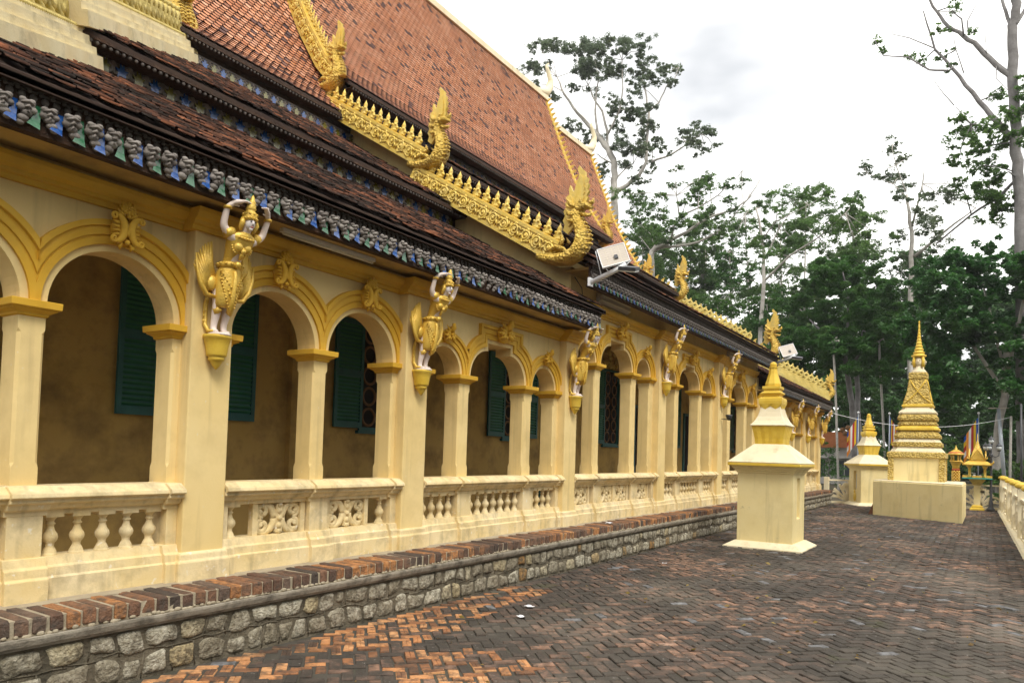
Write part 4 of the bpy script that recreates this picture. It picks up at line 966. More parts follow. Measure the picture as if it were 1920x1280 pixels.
def st_bracket():
    b=MB(True)
    flu=lambda a,z:1+(.035*math.cos(16*a) if -.17<z<-.03 else 0)
    prof=[(.006,-.315),(.03,-.285),(.05,-.25),(.052,-.24),(.068,-.235),(.072,-.21),(.066,-.20),(.085,-.193),(.088,-.18),(.098,-.10),(.112,-.04),(.122,-.028),(.122,-.004),(.1,-.003)]
    b.lathe(prof,24,(.075,0,0),0,flu,None,1.05,1.0); return b
st=empty('statue',(.14,PIERS[1],2.575),'gilded bird-woman statue raising both arms, first pilaster from the left, shown largest','statue','bird-woman statues under the eaves',0,True)
bo=bpy.data.objects.new('body',BODY); COL.objects.link(bo); bo.parent=st
for nm,mb,m in (('skirt',st_skirt(),'gold_paint'),('bodice',st_bodice(),'gold_paint'),('crown',st_crown(),'gold_paint'),('bracelet',st_bracelet(-1),'gold_paint'),('bracelet',st_bracelet(1),'gold_paint'),('wing',st_wing(-1),'gold_paint'),('wing',st_wing(1),'gold_paint'),('bracket',st_bracket(),'stupa_gold')):
    mb.v=[lean_pt(p) for p in mb.v]; mb.build(nm,m,st)
def ln(mb): mb.v=[lean_pt(p) for p in mb.v]; return mb
fc=ln(st_face()).build('face','face_paint',st); ln(st_eyes()).build('eyes','ink',fc); ln(st_lips()).build('mouth','lip',fc)
bs=MB(True).ball((.11,0,.0),.11,12,6,.95,.95,.22).build('foot_base','skin',st)
LAB=['gilded bird-woman statue, second pilaster from the left, beside a leafy arch ornament','gilded bird-woman statue on the corner pilaster where the low eave ends','gilded bird-woman statue on first pilaster beyond the solar lamp','gilded bird-woman statue on second pilaster beyond the solar lamp, with a small lamp below','gilded bird-woman statue hidden mostly behind the near stupa','gilded bird-woman statue just right of the near stupa spire, under the far low eave','gilded bird-woman statue second from the far end of the hall','gilded bird-woman statue on the far corner of the hall, last of the row']
for i,l in zip(range(2,10),LAB): tree_copy(st,(.14,PIERS[i],2.575+(.65 if i in (4,5) else 0)),0,l)
# ================================================================ stupas
def square_bell(prof,n=6):  # smooth concave interpolation of (hw,z)
    return prof
def small_stupa(loc,rz,label):
    s=empty('stupa',loc,label,'stupa','small stupas with stepped spires',rz,True)
    MB().square([(.79,-.02),(.79,.02),(.60,.13),(.5,.13)]).build('base','stupa_white',s)
    # body with a slit niche sunk in its right-hand and left-hand faces
    h=.56; bd=MB(); z0,z1=.12,1.56
    def face(M,niche):
        if not niche: bd.add([M@Vector(p) for p in ((-h,-h,z0),(h,-h,z0),(h,-h,z1),(-h,-h,z1))],[(0,1,2,3)]); return
        w,a,b,d=.155,.62,1.47,.09
        P=[(-h,-h,z0),(h,-h,z0),(h,-h,z1),(-h,-h,z1),(-w,-h,a),(w,-h,a),(w,-h,b),(-w,-h,b),(-w,-h+d,a+.03),(w,-h+d,a+.03),(w,-h+d,b),(-w,-h+d,b)]
        bd.add([M@Vector(p) for p in P],[(0,1,5,4),(1,2,6,5),(2,3,7,6),(3,0,4,7),(4,5,9,8),(5,6,10,9),(6,7,11,10),(7,4,8,11),(8,9,10,11)])
        q=MB().extr([(-.06,.72),(.06,.72),(.06,1.26),(.04,1.33),(0,1.36),(-.04,1.33),(-.06,1.26)],lambda u,v,t:tuple(M@Vector((u,t,v))),-h+d-.012,-h+d-.002); q.build('slit','metal_grey',s)
    for k in range(4): face(Matrix.Rotation(k*PI/2,4,'Z'),k in (1,3))
    bd.build('body','stupa_pale',s)
    nb=MB(True)   # small gilded Buddha-niche relief under the slit
    for k in (3,):
        M=Matrix.Rotation(k*PI/2,4,'Z'); q=MB(True); q.ball((0,0,.0),.13,12,8,.95,.35,1.5); q.ball((0,-.01,.21),.05,10,6,1,.6,1.5); q.xf(M@Matrix.Translation((0,-.565,.36))); nb.merge(q)
    nb.build('niche_relief','stupa_gold',s)
    MB().square([(.565,1.55),(.585,1.56),(.585,1.585),(.61,1.60),(.62,1.63),(.645,1.645),(.66,1.68),(.70,1.70),(.70,1.705)]).build('cornice','stupa_pale',s)
    MB().square([(.69,1.70),(.735,1.705),(.735,1.765),(.69,1.768)]).build('eaves_band','stupa_gold',s)
    MB().square([(.74,1.766),(.735,1.785),(.30,2.17),(.2,2.17)]).build('roof','stupa_white',s)
    vz=MB(); n=24; prof=[(.285,2.165),(.295,2.28),(.325,2.44),(.345,2.52),(.35,2.545),(.3,2.55)]; rows=[]
    for r,z in prof:
        row=[]
        for k in range(4):
            for q in range(8):
                t=-1+2*(q/8); x,y=t*r,-r; fl=1+(.03 if q%2 else -.01)*(1 if z<2.54 else 0); v=Matrix.Rotation(k*PI/2,3,'Z')@Vector((x,y*fl,z+ (.03*(q%2) if z>2.5 else 0))); row.append(tuple(v))
        rows.append(row)
    vz.grid(rows,True,True,True,False).build('lotus_vase','stupa_gold',s)
    MB(True).square([(.375,2.555),(.38,2.575),(.35,2.60),(.30,2.67),(.255,2.76),(.225,2.86),(.205,2.95),(.20,3.0)],smooth=False).build('bell','stupa_white',s)
    lt=MB(); rows=[]
    for r,z,dp in ((.212,2.985,1),(.235,3.03,.4),(.24,3.09,0),(.235,3.15,0),(.19,3.175,0)):
        row=[]
        for k in range(4):
            for q in range(8):
                t=-1+2*(q/8); v=Matrix.Rotation(k*PI/2,3,'Z')@Vector((t*r,-r,z-(.075*(1-abs(((q%4)-2)/2)) if dp==1 else 0)+0)); row.append(tuple(v))
        rows.append(row)
    lt.grid(rows,True,True,True,False).build('lotus_collar','stupa_gold',s)
    MB().square([(.165,3.17),(.165,3.22),(.205,3.245),(.21,3.27),(.18,3.29),(.16,3.30),(.16,3.345),(.185,3.35),(.185,3.41),(.15,3.412)]).build('tier','stupa_gold',s)
    bb=MB(True).lathe([(.15,3.405),(.165,3.43),(.165,3.47),(.14,3.55),(.10,3.68),(.082,3.78),(.085,3.815),(.095,3.82),(.095,3.84),(.065,3.85),(.075,3.875),(.068,3.91),(.04,3.94),(.005,3.95)],8,(0,0,0),PI/8,None,False); bb.build('finial','stupa_gold',s)
    return s
small_stupa((2.26,16.15,GZ),0,'cream and gold stupa standing alone on the near paving, shown largest')
small_stupa((1.88,34.7,GZ),R(32),'smaller looking cream and gold stupa far off, beside the lattice fence')
# tall stupa with four faces on a block
bs=empty('tall_stupa',(4.05,30.2,GZ),'tall gold stupa with carved faces and ringed spire on a plain cream block','stupa',None,0,True)
o=Vector((4.05,30.2,GZ)); fp=[Vector((2.76,28.77)),Vector((5.51,27.23)),Vector((5.52,31.6)),Vector((2.9,33.0))]
b=MB(); P=[(p.x-o.x,p.y-o.y) for p in fp]; b.extr(P,lambda x,y,t:(x,y,t),-.03,1.20); b.build('block','stupa_pale',bs)
b=MB(); q=[(x*.985,y*.985) for x,y in P]; b.extr(q,lambda x,y,t:(x,y,t),1.2,1.235).build('block_top','stupa_white',bs)
MB().square([(.84,1.23),(.84,2.06)]).build('shaft','stupa_pale',bs)
for sx in (-1,1):
    for sy in (-1,1):
        MB().box(min(sx*.70,sx*.885),max(sx*.70,sx*.885),min(sy*.70,sy*.885),max(sy*.70,sy*.885),1.228,2.05).build('corner_pilaster','stupa_relief',bs)
MB().square([(.88,2.05),(.915,2.07),(.915,2.22),(.89,2.25),(.82,2.27)]).build('carved_band','stupa_relief',bs)
def redent(prof,nm,m):
    b=MB(True); rows=[]
    for r,z in prof:
        row=[]
        for k in range(4):
            for x,y in ((-.80,-1),(-.3,-1),(.3,-1),(.80,-1),(.82,-.93),(.93,-.82)): 
                v=Matrix.Rotation(k*PI/2,3,'Z')@Vector((x*r,y*r,z)); row.append(tuple(v))
        rows.append(row)
    b.grid(rows,True,True,True,False); return b.build(nm,m,bs)
redent([(.84,2.26),(.82,2.31),(.74,2.40),(.72,2.46)],'tier','stupa_white')
redent([(.75,2.45),(.78,2.47),(.78,2.60),(.74,2.62)],'tier','stupa_relief'); redent([(.74,2.62),(.70,2.68),(.65,2.76)],'tier','stupa_white')
redent([(.69,2.75),(.73,2.78),(.73,2.86),(.64,2.98),(.60,3.03)],'tier','stupa_relief'); redent([(.66,3.03),(.69,3.06),(.68,3.13),(.60,3.2)],'tier','stupa_gold')
redent([(.58,3.2),(.62,3.24),(.62,3.30),(.55,3.36)],'tier','stupa_relief'); redent([(.54,3.35),(.62,3.41),(.635,3.50),(.60,3.58),(.56,3.62)],'tier','stupa_relief'); redent([(.56,3.61),(.60,3.66),(.59,3.71),(.50,3.80),(.47,3.87)],'tier','stupa_white')
MB().square([(.45,3.86),(.50,3.90),(.50,3.96),(.44,3.99)]).build('tier','stupa_gold',bs)
MB().square([(.45,3.98),(.43,4.05),(.36,4.35),(.30,4.70),(.27,4.92)]).build('bell','stupa_relief',bs)
xb=MB(True)   # crossed bands on the bell
for k in range(4):
    for s in (-1,1):
        pts=[Matrix.Rotation(k*PI/2,3,'Z')@Vector((s*(-1+2*t)*(.42-.15*t)*.95,-(.452-.185*t),4.02+.88*t)) for t in (0,.25,.5,.75,1)]; xb.tube(pts,.02,6)
xb.build('crossed_bands','stupa_gold',bs)
MB().square([(.27,4.91),(.30,4.94),(.30,5.12),(.27,5.15)]).build('collar','stupa_relief',bs)
MB(True).lathe([(.26,5.14),(.25,5.2),(.17,5.30),(.15,5.40)],16).build('neck','stupa_white',bs)
hd=MB(True); hd.ball((0,0,5.55),.17,14,9,1,1,1.2)
for k in range(4):
    q=MB(True); q.ball((0,-.11,5.54),.125,12,9,.95,.85,1.25); q.tube([(0,-.222,5.58),(0,-.24,5.53),(0,-.22,5.515)],[.012,.022,.01],6); q.tube([(-.04,-.213,5.475),(0,-.224,5.47),(.04,-.213,5.475)],[.006,.012,.006],6)
    for s in (-1,1): q.ball((s*.05,-.205,5.575),.022,7,5,1.3,.5,.5); q.tube([(s*.02,-.215,5.61),(s*.055,-.208,5.625),(s*.09,-.18,5.605)],[.007,.009,.005],5)
    hd.merge(q.xf(Matrix.Rotation(k*PI/2,4,'Z')))
hd.build('faces','stupa_white',bs)
fr=MB(True)
for k in range(4): 
    a=PI/4+k*PI/2; fr.tube([(.19*math.cos(a),.19*math.sin(a),5.36),(.21*math.cos(a),.21*math.sin(a),5.55),(.19*math.cos(a),.19*math.sin(a),5.74)],[.05,.055,.04],8)
fr.build('side_drapes','stupa_gold',bs)
pr=[(.20,5.72),(.245,5.75),(.245,5.80)]; z=5.80; r=.235
for k in range(9):
    pr+=[(r*.78,z+.01),(r*.72,z+.07),(r*.82,z+.085),(r*.82,z+.11)]; z+=.115; r*=.80
pr+=[(.03,z+.04),(.022,z+.16),(.032,z+.18),(.03,z+.21),(.005,z+.23)]
MB(True).lathe(pr,14).build('ringed_spire','stupa_gold',bs)
tag(MB().extr([(2.62,28.9),(2.75,28.86),(2.77,28.9),(2.64,28.94)],lambda x,y,t:(x+(.12 if t>0 else -.02)*1,y,t),GZ,.12).build('leaning_board','board'),'small brown board leaning on the left end of the cream block','board')
# ================================================================ fences
def motif_panel(b,P0,P1,z0,z1,kind):
    """flat cut-out panel between two ground points"""
    d=(P1-P0); L_=d.length; d=d/L_; nrm=Vector((-d.y,d.x,0))
    pt=lambda u,z:(P0+d*u+Vector((0,0,z)))
    def bar(u0,z0_,u1,z1_,w_,t=.035):
        a=Vector((u0,z0_)); c=Vector((u1,z1_)); e_=(c-a).normalized(); n_=Vector((-e_.y,e_.x))*w_/2
        q=[a+n_,a-n_,c-n_,c+n_]; b.extr([(v.x,v.y) for v in q],lambda u,z,tt:tuple(pt(u,z)+nrm*tt),-t,t)
    def arc(cx,cz,r,a0,a1,w_,n=9):
        for k in range(n): 
            t0=a0+(a1-a0)*k/n; t1=a0+(a1-a0)*(k+1.12)/n; bar(cx+r*math.cos(t0),cz+r*math.sin(t0),cx+r*math.cos(t1),cz+r*math.sin(t1),w_,.033)
    h=z1-z0; m=L_/2
    bar(0,z1-.03,L_,z1-.03,.06,.045); bar(0,z0+.04,L_,z0+.04,.10,.045); bar(.0,z0+h*.27,m*.55,z0+h*.27,.05,.04); bar(L_-m*.55,z0+h*.27,L_,z0+h*.27,.05,.04)
    for s in (-1,1):
        for k,(r,w_) in enumerate(((.10,.09),(.17,.085))): arc(m+s*.10,z0+h*.58,r*h*1.3,PI/2-s*PI/2,PI/2-s*PI/2+s*PI*1.05,w_)
        for k in range(4): 
            a=R(20+20*k); bar(m,z0+.1,m+s*(m-.05)*math.cos(a)*1.0,z0+.1+(h-.16)*math.sin(a)*(.95),.085,.031)
        arc(m+s*m*.75,z0+h*.28,h*.22,0,PI*1.0,.075)
    bar(m,z0+.05,m,z1-.03,.06,.036); bar(m-.25,z0+h*.8,m+.25,z0+h*.8,.09,.034); arc(m,z0+h*.66,h*.16,0,PI,.07)
def fence(pts,label,cap,zt=.78,gapped=None):
    f=empty('fence',(*pts[0][:2],GZ),label,'fence')
    for k,p in enumerate(pts):
        h=zt+.1+(.16 if cap else 0); po=MB().box(p[0]-.1,p[0]+.1,p[1]-.1,p[1]+.1,GZ-.02,h).build('post','fence_paint',f)
        if cap:
            MB().lathe([(.12,0),(.16,.02),(.175,.06),(.16,.10),(.06,.15),(.0,.16)],8,(p[0],p[1],h),PI/8).build('post_cap','stupa_gold',po)
    for a,b_ in zip(pts[:-1],pts[1:]):
        A,B=Vector((a[0],a[1],0)),Vector((b_[0],b_[1],0)); d=(B-A).normalized()*.1
        n=max(1,round((B-A).length/1.6))
        for k in range(n):
            q0=A+d+(B-A-d*2)*(k/n); q1=A+d+(B-A-d*2)*((k+1)/n); m=MB(); motif_panel(m,q0,q1,GZ+.02,zt,k); m.build('lattice_panel','fence_paint',f)
    if cap:
        A,B=pts[0],pts[-1]; MB().extr([(-.2,GZ-.02),(.2,GZ-.02),(.16,GZ+.06),(-.16,GZ+.06)],lambda u,z,t:(A[0]+(B[0]-A[0])*t+u,A[1]+(B[1]-A[1])*t,z),0,1).build('kerb','fence_paint',f)
    return f
fence([(.25,34.5),(1.85,35.7),(3.5,36.4),(5.1,36.7),(6.70,36.7)],'low cream lattice fence closing the far end of the terrace',False,.80)
fence([(6.72,36.5),(6.75,34.4),(6.81,29.1),(6.85,25.6),(6.89,22.4),(6.93,19.6),(6.97,16.6),(7.0,13.6)],'cream fence with gold capped posts along the right edge of the terrace',True,.80)
# ================================================================ shrine, lantern pillar, lamp post
sh=empty('spirit_shrine',(5.83,36.1,GZ),'small gold shrine with spired roof on a cream post before the far fence','shrine',None,0,True)
MB().square([(.26,0),(.26,.06),(.20,.10),(.20,.16),(.15,.20),(.12,.21)]).build('foot','stupa_gold',sh); MB().box(-.12,.12,-.12,.12,.2,1.05).build('post','stupa_pale',sh)
MB().square([(.13,1.04),(.18,1.08),(.18,1.12),(.26,1.20),(.30,1.30)]).build('bowl','gold_old',sh); MB().box(-.53,.53,-.53,.53,1.30,1.345).build('tray','teal',sh)
for sx in (-1,1):
    for sy in (-1,1):
        MB(True).lathe([(.07,1.345),(.055,1.4),(.045,1.5),(.05,1.72),(.10,1.80),(.13,1.86)],10,(sx*.27,sy*.27,0)).build('column','gold_paint',sh)
        MB(True).tube([(sx*.48,sy*.48,1.92),(sx*.56,sy*.56,1.97),(sx*.57,sy*.57,2.06)],[.04,.03,.006],6).build('roof_horn','gold_paint',sh)
for k in range(4):
    q=MB(); q.box(-.52,-.34,-.50,-.46,1.345,1.44); q.box(.34,.52,-.50,-.46,1.345,1.44); q.box(-.18,.18,-.50,-.46,1.345,1.43); q.xf(Matrix.Rotation(k*PI/2,4,'Z')).build('parapet','gold_paint',sh)
MB().square([(.42,1.84),(.53,1.87),(.53,1.90),(.36,2.02),(.26,2.06)]).build('eaves_roof','gold_paint',sh)
MB().square([(.27,2.05),(.27,2.10),(.23,2.2),(.14,2.5),(.12,2.54)]).build('upper_roof','gold_paint',sh)
for k in range(4):
    q=MB().extr([(-.24,2.08),(.24,2.08),(.0,2.48)],lambda u,z,t:(u,t,z),-.30,-.26); q2=MB(True)
    for s in (-1,1): q2.tube([(s*.26,-.28,2.08),(s*.17,-.29,2.25),(s*.02,-.29,2.5),(s*.0,-.29,2.58)],[.03,.03,.025,.005],6); q2.tube([(s*.24,-.28,2.12),(s*.34,-.28,2.14),(s*.36,-.28,2.22)],[.03,.024,.005],6)
    q.merge(q2).xf(Matrix.Rotation(k*PI/2,4,'Z')).build('gable','gold_paint',sh)
MB(True).lathe([(.13,2.53),(.14,2.57),(.09,2.60),(.10,2.66),(.06,2.70),(.07,2.75),(.04,2.79),(.045,2.83),(.02,2.88),(.02,3.0),(.005,3.2)],12).build('spire','gold_paint',sh)
of=MB(True); of.ball((-.1,-.3,1.42),.06,8,6); of.ball((.1,-.2,1.42),.05,8,6); of.build('offering','flag_white',sh)
lpx=at_y(1792,900,37.4)
lp=empty('lantern_pillar',(lpx.x,37.4,GZ),'gold lantern pillar with red scaled shaft behind the cream block','lantern',None,0,True)
MB(True).lathe([(.20,0),(.20,.1),(.14,.15),(.13,.2),(.13,1.62),(.15,1.64),(.15,1.68)],12).build('shaft','red_paint',lp)
sc=MB(True)
for r_ in range(12):
    for k in range(8): a=2*PI*(k+.5*(r_%2))/8; sc.ball((.13*math.cos(a),.13*math.sin(a),.85+.065*r_),.045,6,4)
sc.build('shaft_scales','gold_paint',lp)
MB(True).lathe([(.14,1.66),(.14,1.8),(.16,1.84),(.22,1.98),(.25,2.0),(.25,2.03),(.1,2.04)],12).build('cup','gold_paint',lp)
for k in range(6): a=2*PI*k/6; MB(True).tube([(.19*math.cos(a),.19*math.sin(a),2.02),(.16*math.cos(a),.16*math.sin(a),2.15),(.2*math.cos(a),.2*math.sin(a),2.30)],[.04,.03,.04],6).build('column','gold_paint',lp)
MB(True).lathe([(.30,2.28),(.33,2.30),(.33,2.33),(.24,2.42),(.12,2.50),(.05,2.53),(.06,2.57),(.02,2.62),(.005,2.72)],12).build('dome','gold_paint',lp)
MB(True).lathe([(.305,2.345),(.30,2.36),(.25,2.415),(.24,2.41)],12).build('dome_band','red_paint',lp)
lm=empty('lamp_post',(6.31,35.9,GZ),'black post with four glass lanterns beside the small gold shrine','lamp post',None,0,True)
MB(True).lathe([(.16,0),(.16,.08),(.10,.14),(.08,.35),(.055,.4),(.045,.9),(.04,2.2),(.07,2.24),(.07,2.32),(.035,2.36),(.03,2.72)],12).build('post','metal_dark',lm)
def lantern(x,y,z):
    la=MB(True).lathe([(.03,0),(.07,.02),(.06,.05),(.10,.20),(.115,.21),(.115,.23),(.06,.30),(.02,.33),(.02,.36),(.004,.40)],8,(x,y,z)).build('lantern','metal_dark',lm)
    MB(True).lathe([(.066,.052),(.102,.195)],8,(x,y,z)).build('glass','lantern_glass',la)
lantern(0,0,2.72)
for k in range(3):
    a=R(15+120*k); MB(True).tube([(0,0,2.28),(.15*math.cos(a),.15*math.sin(a),2.22),(.27*math.cos(a),.27*math.sin(a),2.28),(.28*math.cos(a),.28*math.sin(a),2.45)],[.02,.018,.018,.016],6).build('arm','metal_dark',lm); lantern(.28*math.cos(a),.28*math.sin(a),2.45)
# ================================================================ flags and poles
def flag(x,y,h,label,fl):
    f=empty('flag',(x,y,GZ),label,'flag','striped Buddhist flags on steel poles',0,True)
    p=MB(True).lathe([(.028,0),(.022,h)],8).build('pole','metal_grey',f); MB(True).ball((0,0,h+.04),.06,8,6).build('finial','metal_white',f)
    cols=['flag_blue','flag_yellow','flag_red','flag_white','flag_orange']; rr=random.Random(int(x*10))
    W_,H_=.95*fl,1.25; 
    for si in range(6):
        names=[cols[si]] if si<5 else cols
        for q,nm in enumerate(names):
            z1=h-.12-(0 if si<5 else q*H_/5); z0=h-.12-H_ if si<5 else z1-H_/5
            rows=[]
            for a in (si/6,(si+.5)/6,(si+1)/6):
                row=[]
                for t in (0,.25,.5,.75,1):
                    zz=z1+(z0-z1)*t; u=a*W_; droop=abs(u)*1.35; sw=math.sin(a*7+t*1.5)*.07
                    row.append((u*.62,sw,zz-droop*.8))
                rows.append(row)
            MB(True).grid(rows).build('stripe',nm,f)
    return f
flag(.62,41.0,4.35,'striped Buddhist flag hanging in front of twin tree trunks',-.9); flag(2.05,41.0,4.3,'striped Buddhist flag between the two far stupas',.65)
flag(5.83,41.0,4.3,'striped Buddhist flag above the small gold shrine',-1.0); flag(-.9,37.5,3.6,'striped Buddhist flag close to the far corner of the hall',-.7)
def pole(p0,p1,r,m,label,name='pole'):
    b=MB(True); P0,P1=Vector(p0),Vector(p1); o=empty(name,p0,label,'pole',None,0,True); b.tube([(0,0,0),(P1-P0)*.5,(P1-P0)],[r,r*.95,r*.85],8).build('shaft',m,o); return o
gp=pole((6.95,41,GZ),(6.61,41,4.30),.085,'metal_grey','leaning grey metal pole with two small street lamp heads')
for s in (-1,1): MB(True).ball((-.34+s*.22,0,4.57),.12,8,6,1.6,.6,.25).build('lamp_head','panel_back',gp)
pole((7.06,41,GZ),(7.1,41,3.95),.06,'pole_bark','mottled thin pale pole right of the leaning grey pole'); pole((7.42,38,GZ),(7.38,38,4.3),.045,'metal_dark','thin dark pole at the right edge of the picture')
cb=MB(True); A=Vector((.45,33.6,3.7)); B=Vector((7.1,41,3.9)); cb.tube([A+(B-A)*t-Vector((0,0,4*t*(1-t)*.55)) for t in [k/16 for k in range(17)]],.012,6)
tag(cb.build('cable','metal_white'),'thin sagging cable strung from the far eave to a pale pole','cable')
# ================================================================ fixtures on the hall
def tubelight(x,y0,y1,z,label):
    t=empty('tube_light',(x,(y0+y1)/2,z),label,'lamp','fluorescent tube lights under the eaves',0,True); L2=(y1-y0)/2
    MB().box(-.03,.03,-L2,L2,.012,.05).build('housing','metal_white',t); MB(True).tube([(0,-L2+.02,0),(0,L2-.02,0)],.016,8).build('tube','tube_white',t)
    return t
tubelight(.26,4.68,5.97,3.685,'white fluorescent tube under the low near eave')
for (y0,y1,l) in ((12.05,13.4,'twin fluorescent fitting on the eaves wall near the solar lamp'),(20.2,21.5,'twin fluorescent fitting on the eaves wall beyond the fourth statue')):
    t=empty('tube_light',(.04,(y0+y1)/2,4.5),l,'lamp','fluorescent tube lights under the eaves',0,True); L2=(y1-y0)/2
    MB().extr([(-.015,-.09),(.02,-.09),(.07,-.04),(.07,.04),(.02,.09),(-.015,.09)],lambda a,b,tt:(a,tt,b),-L2,L2).build('housing','panel_back',t)
    for s in (-.045,.045): MB(True).tube([(.085,-L2+.03,s),(.085,L2-.03,s)],.016,8).build('tube','tube_white',t)
def solar(loc,label,s=1.,rz=0):
    o=empty('solar_lamp',loc,label,'lamp','solar lamps on the eaves',0,True); o.rotation_euler=(0,0,rz)
    MB(True).tube([(-.05,0,-.02),(.30*s,0,.1*s),(.56*s,0,.20*s)],[.04,.04,.042],10).build('arm','metal_white',o); MB().box(-.09,-.05,-.06,.06,-.09,.05).build('wall_plate','metal_white',o)
    A,B,C_,D=[Vector(q)*s for q in ((.05,-.08,.46),(.42,.12,.58),(.62,.06,.28),(.26,-.14,.16))]
    X=(B-A+C_-D)/2; Yv=(D-A+C_-B)/2; ctr=(A+B+C_+D)/4; u=X.normalized(); v=(Yv-u*Yv.dot(u)).normalized(); nn=u.cross(v)
    M=Matrix((( u.x,v.x,nn.x,ctr.x),(u.y,v.y,nn.y,ctr.y),(u.z,v.z,nn.z,ctr.z),(0,0,0,1))); a2,b2=X.length/2,Yv.length/2
    pb=MB().box(-a2,a2,-b2,b2,-.01,.01).xf(M).build('solar_panel','panel_back',o)
    fb=MB()
    for (a_,b_,c,d) in ((-a2-.012,a2+.012,-b2-.012,-b2),(-a2-.012,a2+.012,b2,b2+.012),(-a2-.012,-a2,-b2,b2),(a2,a2+.012,-b2,b2)): fb.box(a_,b_,c,d,-.018,.018)
    fb.xf(M).build('panel_frame','metal_white',pb); gl=MB()
    for k in range(1,8): gl.box(-a2,a2,-b2+2*b2*k/8-.0015,-b2+2*b2*k/8+.0015,-.013,.013)
    for k in range(1,4): gl.box(-a2+2*a2*k/4-.0015,-a2+2*a2*k/4+.0015,-b2,b2,-.0135,.0135)
    tag(gl.xf(M).build('cell_lines','tube_white',pb),kind='stuff')
    sg=-1 if (M.to_3x3()@Vector((0,0,1))).dot(Vector((1,-1,-.3)))<0 else 1
    MB().box(-.0,.06,.02,.09,.012*sg if sg>0 else -.04,.04 if sg>0 else -.012).xf(M).build('junction_box','metal_dark',pb)
    st_=MB(True)
    for q,t in ((A,.12),(D,.25),(C_,.5)): st_.tube([q,(t*s*1.1,0,t*s*.36)],.008,6)
    st_.build('bracket','metal_white',o)
    hd=MB(); hd.box(-.15*s,.15*s,-.09*s,.09*s,-.0,.055).xf(Matrix.Translation((.62*s,-.02,.10*s))@Matrix.Rotation(R(18),4,'X')@Matrix.Rotation(R(10),4,'Y')); ho=hd.build('lamp_head','metal_dark',o)
    MB().box(-.14*s,.14*s,-.085*s,.085*s,-.02,-.002).xf(Matrix.Translation((.62*s,-.02,.10*s))@Matrix.Rotation(R(18),4,'X')@Matrix.Rotation(R(10),4,'Y')).build('lens','lamp_glass',ho)
solar((.70,10.62,4.44),'solar lamp with tilted panel on a white arm at the hall\'s near eave corner'); solar((.55,23.75,4.66),'solar lamp on a white arm at the far end of the higher eave')
c_=MB(True).tube([(.06,11.12,4.68),(.14,11.25,4.5),(.2,11.2,4.2)],.008,5); tag(c_.build('wire','metal_dark'),'short black wire hanging below the near solar lamp','wire')
so_=empty('spotlight',(.36,PIERS[5],2.62),'small grey spotlight under the fourth statue from the left','lamp',None,0,True)
MB(True).lathe([(.03,-.02),(.05,0),(.09,.10),(.09,.13)],10,(0,0,0)).build('housing','metal_dark',so_); MB(True).tube([(-.2,0,.02),(0,0,.0)],.012,6).build('arm','metal_dark',so_)
# scraps of paper on the paving
for k,(px,py,l,s) in enumerate(((992,1137,'white paper scrap farther from the hall of the two nearest scraps',1),(978,1156,'white paper scrap nearest the camera on the paving',.9),(1246,1056,'tiny white paper scrap near the stone footing, left of the near stupa',.7))):
    p=at_z(px,py,GZ+.012); rr=random.Random(k); q=MB(); n=5
    q.grid([[(p.x+s*.035*(i-1.5)+rr.uniform(-.01,.01),p.y+s*.03*(j-1.5)+rr.uniform(-.01,.01),p.z+.004+rr.uniform(0,.016)) for j in range(4)] for i in range(4)])
    tag(q.build('paper_scrap','paper',None,(p.x,p.y,p.z)),l,'paper','paper scraps on the paving')
p=at_x(1146,978,.5)
q=MB(); q.grid([[(.46+.05*(i-1),p.y+.07*(j-1),.37+.012*((i+j)%2)) for j in range(3)] for i in range(3)]); tag(q.build('paper_scrap','paper',None,(.46,p.y,.37)),'crumpled paper lying on top of the brick ledge','paper','paper scraps on the paving')
lit=np.random.RandomState(12); n=260; C=np.stack([lit.uniform(.8,6.6,n),lit.uniform(4,34,n),np.full(n,GZ+.014)],1)
C=C[[ (abs(a-2.26)>.85 or abs(b-16.15)>.85) and not (2.4<a<5.6 and 26.5<b<33.5) for a,b,_ in C]]
LEAF_LITTER=C
# ================================================================ far house
hp=at_y(1548,905,64)
hs=empty('house',(hp.x,64,GZ),'grey house with orange tiled roof glimpsed between the trunks','house',None,0,True)
MB().box(-4,2.6,0,6,0,3.0).build('wall','house_wall',hs); rf=MB().extr([(-4.5,2.95),(3.1,2.95),(1.4,4.2),(-2.8,4.2)],lambda a,b,t:(a,t,b),-.6,6.6).build('roof','house_roof',hs)
MB().box(-4.3,2.9,-.9,0,2.1,2.25).build('canopy','house_wall',hs)
for x in (-2.6,-.6,1.4):
    w_=MB().box(x-.55,x+.55,-.03,.0,.6,1.9).build('window','house_glass',hs); MB().box(x-.03,x+.03,-.05,-.03,.6,1.9).build('glazing_bar','house_wall',w_)
